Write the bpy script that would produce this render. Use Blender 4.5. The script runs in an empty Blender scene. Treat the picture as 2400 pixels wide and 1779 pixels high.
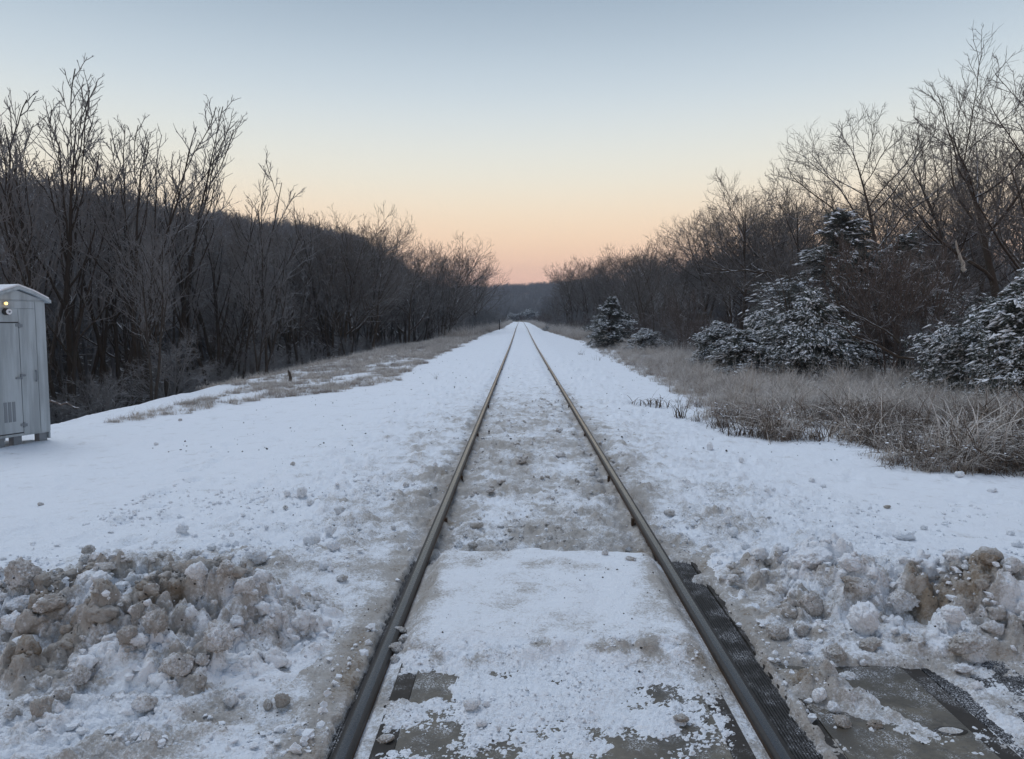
import bpy, math, random
import numpy as np
from mathutils import Vector, Matrix

sc = bpy.context.scene
COL = sc.collection
random.seed(7)
RNG = np.random.default_rng(11)

# ------------------------------------------------------------------ camera
CAM_X, CAM_H, FPX, W0, H0 = -0.143, 1.47, 1750.0, 2400.0, 1779.0
cam_d = bpy.data.cameras.new('camera')
cam_d.sensor_width = 36.0
cam_d.lens = FPX / W0 * 36.0
cam_d.clip_start = 0.05
cam_d.clip_end = 6000
cam = bpy.data.objects.new('camera', cam_d)
COL.objects.link(cam)
cam.location = (CAM_X, 0, CAM_H)
YAW = math.atan((1220 - 1200) / FPX)
PITCH = -math.atan((889.5 - 750) / FPX)
cam.rotation_euler = (math.pi / 2 + PITCH, 0, YAW)
sc.camera = cam
CAM_M = cam.rotation_euler.to_matrix()

# ------------------------------------------------------------------ sky and light
world = bpy.data.worlds.new('World')
sc.world = world
world.use_nodes = True
wn, wl = world.node_tree.nodes, world.node_tree.links
wn.clear()
w_out = wn.new('ShaderNodeOutputWorld')
w_bg = wn.new('ShaderNodeBackground')
w_geo = wn.new('ShaderNodeTexCoord')
w_sep = wn.new('ShaderNodeSeparateXYZ')
w_asin = wn.new('ShaderNodeMath'); w_asin.operation = 'ARCSINE'
w_map = wn.new('ShaderNodeMapRange')
w_map.inputs['From Min'].default_value = math.radians(-10)
w_map.inputs['From Max'].default_value = math.radians(90)
w_ramp = wn.new('ShaderNodeValToRGB')
w_ramp.color_ramp.interpolation = 'B_SPLINE'


def lin(c):
    return tuple((v / 255 / 12.92) if v / 255 <= 0.04045 else ((v / 255 + 0.055) / 1.055) ** 2.4 for v in c)


SKY = [(-10, (120, 118, 128)), (0.5, (214, 168, 156)), (3.2, (229, 184, 161)), (5.5, (235, 201, 168)),
       (8.0, (229, 210, 184)), (10.5, (218, 214, 199)), (13.5, (203, 208, 206)), (16.5, (184, 196, 204)),
       (20, (162, 177, 190)), (24, (136, 153, 170)), (35, (110, 129, 154)), (60, (96, 116, 145)), (90, (90, 109, 139))]
els = w_ramp.color_ramp.elements
while len(els) < len(SKY):
    els.new(0.5)
for e, (deg, c) in zip(els, SKY):
    e.position = (deg + 10) / 100
for e, (deg, c) in zip(els, SKY):
    e.color = (*lin(c), 1)
wl.new(w_geo.outputs['Generated'], w_sep.inputs[0])
wl.new(w_sep.outputs['Z'], w_asin.inputs[0])
wl.new(w_asin.outputs[0], w_map.inputs['Value'])
wl.new(w_map.outputs[0], w_ramp.inputs[0])
wl.new(w_ramp.outputs[0], w_bg.inputs['Color'])
w_bg.inputs['Strength'].default_value = 0.93
wl.new(w_bg.outputs[0], w_out.inputs['Surface'])

sun_d = bpy.data.lights.new('twilight', 'SUN')
sun_d.energy = 1.05
sun_d.angle = math.radians(38)
sun_d.color = (0.87, 0.93, 1.0)
sun = bpy.data.objects.new('twilight', sun_d)
COL.objects.link(sun)
sun.rotation_euler = (math.radians(-20), math.radians(-18), 0)

sc.view_settings.view_transform = 'Standard'
sc.view_settings.look = 'None'
sc.view_settings.exposure = 0.50
sc.view_settings.gamma = 1.0
sc.view_settings.use_curve_mapping = False
sc.cycles.max_bounces = 6
sc.cycles.diffuse_bounces = 3
sc.cycles.glossy_bounces = 2
sc.cycles.transmission_bounces = 2
sc.cycles.volume_bounces = 0
sc.cycles.transparent_max_bounces = 4

# ------------------------------------------------------------------ noise tools
PERM = RNG.permutation(512).astype(np.int64)
PERM = np.concatenate([PERM, PERM])
GRD = RNG.normal(size=(512, 3)); GRD /= np.linalg.norm(GRD, axis=1)[:, None]


def hsh(i, j, k):
    return PERM[(PERM[(PERM[i & 511] + j) & 511] + k) & 511]


def perlin(x, y, z):
    x, y, z = np.broadcast_arrays(np.asarray(x, float), np.asarray(y, float), np.asarray(z, float))
    i, j, k = np.floor(x).astype(np.int64), np.floor(y).astype(np.int64), np.floor(z).astype(np.int64)
    fx, fy, fz = x - i, y - j, z - k
    u, v, w = fx * fx * (3 - 2 * fx), fy * fy * (3 - 2 * fy), fz * fz * (3 - 2 * fz)
    r = 0
    for a in (0, 1):
        for b in (0, 1):
            for c in (0, 1):
                g = GRD[hsh(i + a, j + b, k + c)]
                d = g[..., 0] * (fx - a) + g[..., 1] * (fy - b) + g[..., 2] * (fz - c)
                r = r + d * (u if a else 1 - u) * (v if b else 1 - v) * (w if c else 1 - w)
    return r * 1.6


def fbm(x, y, z=0.0, octv=4, gain=0.5):
    r, a, s = 0, 1.0, 1.0
    for o in range(octv):
        r = r + a * perlin(x * s, y * s, z + o * 7.3)
        a *= gain; s *= 2.03
    return r


def blobs(x, y, size, seed=0, fill=0.8):
    """height of hemispherical lumps of random radius, about `size` metres apart; returns value in metres"""
    X, Y = np.asarray(x) / size, np.asarray(y) / size
    i, j = np.floor(X).astype(np.int64), np.floor(Y).astype(np.int64)
    best = np.zeros(np.shape(X))
    for a in (-1, 0, 1):
        for b in (-1, 0, 1):
            h = hsh(i + a, j + b, seed)
            h2 = hsh(i + a + 57, j + b + 113, seed + 5)
            h3 = hsh(i + a + 31, j + b + 71, seed + 9)
            cx, cy = i + a + h / 511.0, j + b + h2 / 511.0
            r = 0.22 + 0.55 * (h3 / 511.0) ** 1.7
            on = (hsh(i + a + 5, j + b + 9, seed + 17) / 511.0) < fill
            q = 1 - ((X - cx) ** 2 + (Y - cy) ** 2) / (r * r)
            best = np.maximum(best, np.where(on & (q > 0), r * np.sqrt(np.maximum(q, 0)), 0))
    return best * size


def ss(a, b, x):
    t = np.clip((np.asarray(x, float) - a) / (b - a), 0, 1)
    return t * t * (3 - 2 * t)


# ------------------------------------------------------------------ the lie of the land
def P(y):
    return np.interp(y, [-60, 40, 65, 100, 270, 420, 700, 3000], [0, 0, 0.12, 0.40, 0.95, 1.5, 2.5, 3])


def CX(y):
    return -np.maximum(np.asarray(y, float) - 240, 0) ** 2 / 420.0


def box(x, y, x0, x1, y0, y1, s=0.02):
    return ss(x0 - s, x0 + s, x) * (1 - ss(x1 - s, x1 + s, x)) * ss(y0 - s, y0 + s, y) * (1 - ss(y1 - s, y1 + s, y))


_dr = random.Random(3)
DENTS = [(_dr.choice((-1, 1)) * _dr.uniform(1.9, 6.5), _dr.uniform(4.6, 13), _dr.uniform(0.05, 0.12), _dr.uniform(0.02, 0.045)) for _ in range(46)]
DENTS += [(-3.0 - 0.12 * k + _dr.uniform(-.08, .08) - 0.1 * (k % 2), 5.2 + 0.55 * k, 0.085, 0.045) for k in range(9)]


def ground(x, y, fine=True):
    """returns height, dirt, litter"""
    x = np.asarray(x, float); y = np.asarray(y, float)
    cx = CX(np.minimum(y, 420))
    xr = x - cx
    ax = np.abs(xr)
    n1 = fbm(x * 0.35, y * 0.2, 1.0, 3)
    n2 = fbm(x * 1.7, y * 1.7, 2.0, 3)
    # cross section
    nrw = np.interp(y, [45, 95], [1.0, 2.0])
    xr0 = xr
    xr = np.sign(xr) * (np.minimum(ax, 1.4) + np.clip(ax - 1.4, 0, 8) * nrw + np.maximum(ax - 9.4, 0))
    left = np.interp(xr, [-400, -90, -60, -42, -26, -15, -11.0, -9.4, -8.6, -8.0, -7.0, -3.0, -1.6, -0.8, 0],
                     [0, 0, 0, 0, -3.2, -3.1, -1.9, -0.85, -0.42, -0.25, -0.20, -0.13, -0.07, -0.055, -0.06])
    right = np.interp(xr, [0, 0.8, 1.6, 3, 5, 8, 14, 30, 60, 400],
                      [-0.06, -0.06, -0.08, -0.20, -0.30, -0.34, -0.5, -0.8, -2, -3])
    z = np.where(xr < 0, left, right)
    # hillside to the left
    xr = xr0
    crest = np.interp(y, [-60, 0, 86, 154, 223, 344, 525, 1200, 3000], [1.5, 2, 4.5, 9.5, 16, 24.5, 36, 44, 44])
    hl = ss(-22, -62, xr)
    z = z + (crest + 3.2) * hl
    # hill at the head of the valley
    hc = ss(430, 760, y + 0.15 * x)
    z = z + hc * (np.interp(x, [-200, -60, 60, 300, 900], [22, 23, 30, 32, 32])) * (1 - 0.8 * hl)
    und = 0.05 * n1 * ss(1.5, 6, ax) + 0.5 * n1 * ss(14, 30, ax)
    z = z + und
    z = z + 0.012 * n2 * ss(0.9, 2.0, ax)
    base = P(y)
    dirt = np.zeros(np.shape(x))
    near = (y < 60)
    # between and beside the rails: rough, trodden
    rough = (1 - ss(1.6, 3.6, ax)) * (1 - ss(14, 45, y))
    b1 = blobs(x, y, 0.14, 3, 0.45) * 0.5 + blobs(x + 3, y, 0.06, 4, 0.6) * 0.65 + blobs(x, y, 0.03, 5, 0.6) * 0.5
    b2 = np.abs(fbm(x * 7, y * 7, 3.0, 5, 0.6)) * 0.034
    z = z + rough * (b1 * (0.8 + 0.6 * n2) + b2) - 0.012 * rough
    band = ss(4.5, 5.2, y)
    inner = (ax < 0.75)
    # ballast shoulder hollow at each rail
    hollow = np.exp(-((ax - 0.66) / 0.07) ** 2) + 0.8 * np.exp(-((ax - 0.86) / 0.08) ** 2)
    z = z - 0.035 * hollow * band - 0.03 * inner * np.exp(-((y - 4.9) / 0.35) ** 2)
    # scattered crumbs of snow over the near fields
    fld = ss(1.2, 2.2, ax) * (1 - ss(9, 16, y))
    zl = blobs(x * 1.0, y * 1.0, 0.30, 9, 0.35) * 0.22 + blobs(x, y, 0.11, 10, 0.42) * 0.45 + blobs(x, y, 0.05, 15, 0.5) * 0.5
    cloud = np.clip(0.42 + 1.4 * fbm(x * 0.7, y * 0.7, 12.0, 3), 0, 1)
    closer = 1 - ss(4.2, 7.5, y + 0.35 * np.abs(x + 0.2 * y))
    z = z + fld * zl * cloud * (0.25 + 1.0 * closer)
    z = z + fld * 0.9 * (np.abs(fbm(x * 6.5, y * 6.5, 19.0, 5, 0.62)) - 0.2) * 0.030 * cloud * (0.35 + 0.8 * closer)
    z = z + 0.03 * fbm(x * 0.9 + 0.3 * y, y * 0.8, 20.0, 2) * ss(2, 4, ax) * (1 - ss(20, 40, y))
    z = z - 0.012 * np.clip(fbm(x * 4.3, y * 4.3, 5.0, 2) - 0.45, 0, 1) * ss(1.6, 2.4, ax) * (1 - ss(12, 20, y)) * 4.5
    for (fx, fy, fr_, fd) in DENTS:
        q = ((x - fx) / fr_) ** 2 + ((y - fy) / (fr_ * 1.5)) ** 2
        z = z + np.where(q < 9, -fd * np.exp(-q * 1.2) + 0.35 * fd * np.exp(-((np.sqrt(q) - 1.5) / 0.5) ** 2), 0)
    z = z + base
    dirt = dirt + rough * (0.25 + 0.22 * n2 + 0.12 * fbm(x * 6, y * 6, 18.0, 3)) * (1 - ss(7, 20, y)) * (1 - 0.75 * ss(1.0, 2.2, ax)) \
        + 0.28 * np.exp(-((ax - 0.80) / 0.16) ** 2) * (1 - ss(8, 26, y))
    dirt = dirt + inner * 0.10 * (1 - ss(12, 30, y))

    # ------------- the level crossing
    if fine:
        wob = 0.03 * fbm(x * 4, y * 4, 6.0, 3)
        wob2 = 0.012 * fbm(x * 22, y * 22, 8.0, 3)
        gran = 0.006 * fbm(x * 75, y * 75, 9.0, 2) + blobs(x, y, 0.024, 21, 0.6) * 0.40 + blobs(x, y, 0.012, 24, 0.7) * 0.6
        slab_y = 1 - ss(4.50, 4.66, y + 2.2 * wob + 0.25 * np.abs(x) ** 4)
        front = ss(3.04, 3.30, y + 2.2 * wob + 0.06 * np.sin(x * 5))
        clump = blobs(x, y, 0.10, 22, 0.8) * 0.45 + blobs(x, y, 0.045, 23, 0.8) * 0.5
        ztop = 0.056 + 0.008 * n2 + 0.005 * fbm(x * 9, y * 9, 4.0, 4) + 0.012 * ss(0.1, 0.8, fbm(x * 3.3, y * 2.1, 88.0, 2)) + 0.12 * gran
        zthin = 0.0030 + 0.018 * fbm(x * 3.1, y * 3.1, 14.0, 5, 0.6) + gran * 0.9
        # less snow towards the very front and left strip
        zthin = zthin - 0.015 * (1 - ss(2.42, 2.72, y + 2.4 * wob)) * (0.5 + 0.9 * ss(-0.3, 0.3, n2 + 0.5 * fbm(x * 6, y * 6, 77.0, 2))) \
            - 0.05 * box(xr + wob2 * 2.0 + wob * 1.6, y + wob2 * 2 + wob * 1.3, -0.70, -0.40, 2.79, 2.99, 0.02)
        zp = zthin * (1 - front) + ztop * front
        edgef = np.exp(-((y + 2.2 * wob - 3.15) / 0.09) ** 2)
        zp = zp + edgef * clump
        side = 1 - ss(0.60, 0.705, ax + 0.7 * wob + wob2)
        flange = -0.022 + 0.5 * wob2 + 0.3 * gran
        zin = flange * (1 - side) + zp * side
        # outside left
        snl = ss(0.792, 0.828, -xr + 1.2 * wob2 + 0.4 * wob)
        crust = 0.05 * np.abs(fbm(x * 5.5, y * 5.5, 35.0, 5, 0.62)) * ss(1.0, 1.5, -xr) + clump * 0.9 * ss(1.1, 1.6, -xr) * ss(-0.2, 0.4, fbm(x * 2, y * 2, 36.0, 2))
        zl_ = -0.035 * (1 - snl) + snl * (0.004 + crust + 0.02 * ss(0.9, 1.5, -xr) + 0.006 * n2 + gran * 0.35 + b2 * 0.6)
        low = box(x + wob, y + wob, -1.36, -0.98, 2.58, 2.76, 0.05)
        zl_ = zl_ - 0.030 * low + 0.02 * clump * ss(0.95, 1.1, -xr) + 0.8 * clump * np.exp(-((-xr - 0.92) / 0.04) ** 2) * 0.3
        # outside right: bare rubber strip, then ploughed snow, bare panel and asphalt
        edge = 0.893 - 0.02 * ss(3.3, 2.7, y) - 0.08 * np.exp(-((y - 4.17) / 0.05) ** 2) + 1.2 * wob2 + 0.5 * wob
        edge = edge - 0.1 * ss(4.45, 4.55, y)
        snr = ss(0, 0.035, xr - edge)
        zr_ = -0.05 * (1 - snr) + snr * (0.014 + 0.006 * n2 + gran * 0.4 + b2 * 0.5)
        bare = box(x + 1.0 * wob + wob2, y + 1.0 * wob + wob2, 0.915, 1.62, 1.6, 3.10, 0.02)
        tongue = np.exp(-(((x - 1.08) * 0.75 + (y - 2.86) * 0.65) / 0.085) ** 2 - (((x - 1.08) * 0.65 - (y - 2.86) * 0.75) / 0.20) ** 2)
        zr_ = zr_ * (1 - bare) + bare * (-0.017 + gran * 0.55 + 0.012 * fbm(x * 4.5, y * 4.5, 33.0, 5, 0.7) + (0.055 + 1.3 * clump + 0.05 * fbm(x * 9, y * 9, 37.0, 4)) * np.minimum(1, tongue * 1.4))
        asph = box(x + wob, y + wob, 1.60, 9, -3, 3.16, 0.03)
        zr_ = zr_ * (1 - asph) + asph * (-0.0065 + gran * 0.9 + 0.014 * fbm(x * 5, y * 5, 31.0, 5, 0.7) + 0.012 * np.exp(-((x - 1.66) / 0.05) ** 2))
        zx = np.where(ax < 0.75, zin, np.where(xr < 0, zl_, zr_))
        cross = (1 - ss(4.35, 5.1, y + 2 * wob))
        cr_in = np.where(ax < 0.75, slab_y, cross)
        lat = (1 - ss(2.6, 3.4, -xr)) * np.where(xr > 0, 1 - ss(9, 11, xr), 1)
        k = cr_in * lat
        fade_far = np.where(ax < 0.75, 1, 1 - 0.0 * ax)
        z = z * (1 - k) + zx * k
        d_in = 0.10 + 0.26 * fbm(x * 2.4, y * 1.8, 16.0, 3) + 0.45 * edgef * ss(-0.1, 0.35, fbm(x * 6, y * 6, 15.0, 2)) + 0.34 * ss(0.50, 0.66, ax) - 0.10 * (1 - front)
        d_l = 0.24 + 0.34 * np.exp(-((-xr - 0.86) / 0.10) ** 2) + 0.25 * low + 0.2 * fbm(x * 2.5, y * 2.5, 17.0, 3)
        d_r = 0.26 + 0.30 * np.exp(-((xr - 0.98) / 0.12) ** 2) + 0.25 * tongue
        dx = np.where(ax < 0.75, d_in, np.where(xr < 0, d_l, d_r)) + 0.10 * n2
        dirt = dirt * (1 - k) + dx * k
    # forest floor
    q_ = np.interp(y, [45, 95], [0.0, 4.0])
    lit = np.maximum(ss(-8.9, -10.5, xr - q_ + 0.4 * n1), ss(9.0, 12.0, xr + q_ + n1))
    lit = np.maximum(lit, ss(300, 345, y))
    return z, np.clip(dirt, 0, 1), lit


def bank_l(x, y):
    x = np.asarray(x, float); y = np.asarray(y, float)
    w = 0.10 * fbm(x * 2.2, y * 2.2, 40.0, 3)
    yc = 3.42 - 0.05 * (x + 1.8)
    fr = ss(2.62, yc, y + w) * (1 - ss(yc + 0.02, yc + 0.50, y + w * 0.6))
    hx = np.interp(x, [-9, -5, -3.2, -2.6, -2.1, -1.75, -1.4, -1.2, -1.06, -0.98], [0, 0.2, 0.26, 0.20, 0.22, 0.31, 0.29, 0.20, 0.06, 0])
    env = hx * fr ** 0.85
    e = np.clip(env / 0.12, 0, 1)
    wx, wy = x + 0.05 * perlin(x * 8, y * 8, 1.5), y + 0.05 * perlin(x * 8, y * 8, 9.5)
    d = blobs(wx, wy, 0.24, 31, 0.85) * 0.62 + blobs(wx, wy, 0.11, 32, 0.8) * 0.85 + blobs(wx, wy, 0.05, 33, 0.8) * 0.8 + blobs(x, y, 0.024, 34, 0.8) * 0.55
    d = d - 0.085 - 0.10 * np.clip(fbm(x * 5, y * 5, 44.0, 3) - 0.15, 0, 1)
    rid = 0.03 * np.abs(fbm(x * 9, y * 9, 41.0, 4))
    dirt = 0.28 + 0.36 * fbm(x * 3.2, y * 4.0, 51.0, 4, 0.6) + 0.16 * ss(0.10, 0.26, env) - 0.20 * ss(-1.5, -1.25, x)
    return env + e * (d + rid) - 0.035 * (1 - ss(0, 0.03, env)), dirt


def bank_r(x, y):
    x = np.asarray(x, float); y = np.asarray(y, float)
    w = 0.08 * fbm(x * 2.5, y * 2.5, 60.0, 3)
    yc = np.interp(x, [0.9, 1.4, 1.8, 2.4, 6], [4.25, 4.15, 3.72, 3.62, 3.5])
    y0 = np.interp(x, [0.9, 1.25, 6], [2.95, 3.06, 3.05])
    fr = ss(0, 1, (y + w - y0) / (yc - y0)) * (1 - ss(yc, yc + 0.55, y + w * 0.6))
    hx = np.interp(x, [0.93, 1.05, 1.3, 1.55, 1.9, 2.4, 3.2, 5, 8], [0, 0.05, 0.16, 0.25, 0.28, 0.27, 0.26, 0.2, 0])
    env = hx * fr ** 0.7
    e = np.clip(env / 0.09, 0, 1)
    wx, wy = x + 0.05 * perlin(x * 8, y * 8, 2.5), y + 0.05 * perlin(x * 8, y * 8, 19.5)
    d = blobs(wx, wy, 0.22, 61, 0.75) * 0.60 + blobs(wx, wy, 0.10, 62, 0.75) * 0.80 + blobs(wx, wy, 0.05, 63, 0.8) * 0.8 + blobs(x, y, 0.024, 64, 0.8) * 0.55
    d = d - 0.075 - 0.09 * np.clip(fbm(x * 5, y * 5, 64.0, 3) - 0.1, 0, 1)
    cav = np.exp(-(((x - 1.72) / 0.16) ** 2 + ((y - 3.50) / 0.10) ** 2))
    rid = 0.022 * np.abs(fbm(x * 9, y * 9, 71.0, 4))
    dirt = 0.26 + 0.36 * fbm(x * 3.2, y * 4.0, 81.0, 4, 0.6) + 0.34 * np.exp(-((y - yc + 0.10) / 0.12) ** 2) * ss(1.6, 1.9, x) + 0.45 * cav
    dirt = dirt - 0.35 * ss(yc - 0.05, yc + 0.10, y)
    return env + e * (d + rid) - 0.13 * cav - 0.035 * (1 - ss(0, 0.03, env)), dirt


def surf(x, y):
    z, _, _ = ground(x, y)
    x = np.asarray(x, float); y = np.asarray(y, float)
    inl = (x < -0.95) & (x > -9) & (y > 2.3) & (y < 4.6)
    inr = (x > 0.93) & (x < 8) & (y > 2.8) & (y < 5.0)
    zl = np.where(inl, z + bank_l(x, y)[0], -9)
    zr = np.where(inr, z + bank_r(x, y)[0], -9)
    return np.maximum(z, np.maximum(zl, zr))


def surf1(x, y):
    return float(surf(np.array([x]), np.array([y]))[0])


def ray(px, py):
    v = Vector(((px - W0 / 2) / FPX, -(py - H0 / 2) / FPX, -1.0))
    return (CAM_M @ v)


def hit(px, py, far=400.0):
    """where the line of sight through a point of the photograph meets the ground"""
    d = ray(px, py)
    t = np.geomspace(2.0, far, 3000)
    x, y, z = CAM_X + d.x * t, d.y * t, CAM_H + d.z * t
    below = z <= surf(x, y)
    i = int(np.argmax(below)) if below.any() else len(t) - 1
    return x[i], y[i], float(z[i])


# ------------------------------------------------------------------ mesh tools
def mesh_from(name, verts, faces_flat, nside, smooth=False, mats=(), attrs=None, mat_idx=None):
    """faces_flat: (F, nside) int array"""
    me = bpy.data.meshes.new(name)
    verts = np.asarray(verts, np.float32); f = np.asarray(faces_flat, np.int32)
    me.vertices.add(len(verts)); me.vertices.foreach_set('co', verts.ravel())
    me.loops.add(f.size); me.loops.foreach_set('vertex_index', f.ravel())
    me.polygons.add(len(f)); me.polygons.foreach_set('loop_start', np.arange(0, f.size, nside, dtype=np.int32))
    if mat_idx is not None:
        me.polygons.foreach_set('material_index', np.asarray(mat_idx, np.int32))
    me.polygons.foreach_set('use_smooth', np.full(len(f), smooth))
    for m in mats:
        me.materials.append(m)
    for k, v in (attrs or {}).items():
        a = me.attributes.new(k, 'FLOAT', 'POINT'); a.data.foreach_set('value', np.asarray(v, np.float32))
    me.update(calc_edges=True)
    return me


def obj(name, me, parent=None, loc=None, rot=None, scale=None):
    o = bpy.data.objects.new(name, me)
    COL.objects.link(o)
    if parent is not None:
        o.parent = parent
    if loc is not None:
        o.location = loc
    if rot is not None:
        o.rotation_euler = rot
    if scale is not None:
        o.scale = scale
    return o


def tag(o, label=None, cat=None, group=None, kind=None):
    if label: o['label'] = label
    if cat: o['category'] = cat
    if group: o['group'] = group
    if kind: o['kind'] = kind
    return o


def grid_mesh(name, X, Y, Z, mats, attrs, smooth=True):
    r, c = X.shape
    idx = np.arange(r * c).reshape(r, c)
    f = np.stack([idx[:-1, :-1], idx[:-1, 1:], idx[1:, 1:], idx[1:, :-1]], -1).reshape(-1, 4)
    v = np.stack([X, Y, Z], -1).reshape(-1, 3)
    return mesh_from(name, v, f, 4, smooth, mats, {k: a.ravel() for k, a in attrs.items()})


def box_arr(x0, x1, y0, y1, z0, z1):
    v = [(x0, y0, z0), (x1, y0, z0), (x1, y1, z0), (x0, y1, z0), (x0, y0, z1), (x1, y0, z1), (x1, y1, z1), (x0, y1, z1)]
    f = [(0, 3, 2, 1), (4, 5, 6, 7), (0, 1, 5, 4), (1, 2, 6, 5), (2, 3, 7, 6), (3, 0, 4, 7)]
    return v, f


def boxes(name, bs, mat, parent=None, bevel=0.0, smooth=False, **kw):
    V, F = [], []
    for b in bs:
        v, f = box_arr(*b)
        F += [tuple(i + len(V) for i in q) for q in f]; V += v
    me = bpy.data.meshes.new(name); me.from_pydata(V, [], F); me.materials.append(mat)
    o = obj(name, me, parent, **kw)
    if bevel:
        m = o.modifiers.new('bevel', 'BEVEL'); m.width = bevel; m.segments = 2
    return o


def tubes(polys, sides):
    """polys: list of (pts(n,3), radii(n)) -> verts, quads"""
    by = {}
    for p, r in polys:
        by.setdefault(len(p), []).append((p, r))
    V, F, off = [], [], 0
    for n, lst in by.items():
        Pn = np.array([a for a, _ in lst], float); Rn = np.array([b for _, b in lst], float)
        T = np.empty_like(Pn)
        T[:, 1:-1] = Pn[:, 2:] - Pn[:, :-2]; T[:, 0] = Pn[:, 1] - Pn[:, 0]; T[:, -1] = Pn[:, -1] - Pn[:, -2]
        T /= np.linalg.norm(T, axis=2, keepdims=True) + 1e-9
        ov = np.abs(Pn[:, -1] - Pn[:, 0])
        ref = np.eye(3)[np.argmin(ov, axis=1)][:, None, :]
        N = np.cross(T, ref); N /= np.linalg.norm(N, axis=2, keepdims=True) + 1e-9
        B = np.cross(T, N)
        a = np.arange(sides) * 2 * np.pi / sides
        ring = Pn[:, :, None, :] + Rn[:, :, None, None] * (np.cos(a)[None, None, :, None] * N[:, :, None, :] + np.sin(a)[None, None, :, None] * B[:, :, None, :])
        V.append(ring.reshape(-1, 3))
        m = len(lst)
        base = off + (np.arange(m) * n * sides)[:, None, None] + (np.arange(n - 1) * sides)[None, :, None]
        s0 = np.arange(sides)[None, None, :]; s1 = (np.arange(sides) + 1) % sides
        s1 = s1[None, None, :]
        q = np.stack([base + s0, base + s1, base + s1 + sides, base + s0 + sides], -1).reshape(-1, 4)
        F.append(q); off += m * n * sides
    return np.concatenate(V), np.concatenate(F)


def join(parts):
    V, F, off = [], [], 0
    for v, f in parts:
        V.append(v); F.append(f + off); off += len(v)
    return np.concatenate(V), np.concatenate(F)


# ------------------------------------------------------------------ materials
def mat(name):
    m = bpy.data.materials.new(name); m.use_nodes = True
    nt = m.node_tree
    return m, nt.nodes, nt.links, nt.nodes['Principled BSDF']


def N(nodes, typ, **kw):
    n = nodes.new(typ)
    for k, v in kw.items():
        setattr(n, k, v)
    return n


def noise(n, l, scale, detail=3, rough=0.5, coord='Object', vec=None):
    t = N(n, 'ShaderNodeTexNoise'); t.inputs['Scale'].default_value = scale
    t.inputs['Detail'].default_value = detail; t.inputs['Roughness'].default_value = rough
    if vec is None:
        tc = N(n, 'ShaderNodeTexCoord'); vec = tc.outputs[coord]
    l.new(vec, t.inputs['Vector'])
    return t.outputs['Fac']


def mth(n, l, op, a, b=None, c=None, clamp=False):
    t = N(n, 'ShaderNodeMath', operation=op); t.use_clamp = clamp
    for i, v in enumerate((a, b, c)):
        if v is None: continue
        if isinstance(v, (int, float)): t.inputs[i].default_value = v
        else: l.new(v, t.inputs[i])
    return t.outputs[0]


def mr(n, l, v, a, b, c=0.0, d=1.0):
    t = N(n, 'ShaderNodeMapRange', interpolation_type='SMOOTHSTEP')
    l.new(v, t.inputs['Value'])
    for k, x in zip(('From Min', 'From Max', 'To Min', 'To Max'), (a, b, c, d)):
        t.inputs[k].default_value = x
    return t.outputs[0]


def mix(n, l, f, a, b):
    t = N(n, 'ShaderNodeMix', data_type='RGBA')
    for i, v in ((0, f), (6, a), (7, b)):
        if isinstance(v, (int, float)): t.inputs[i].default_value = v
        elif isinstance(v, tuple): t.inputs[i].default_value = (*v, 1)
        else: l.new(v, t.inputs[i])
    return t.outputs[2]


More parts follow.
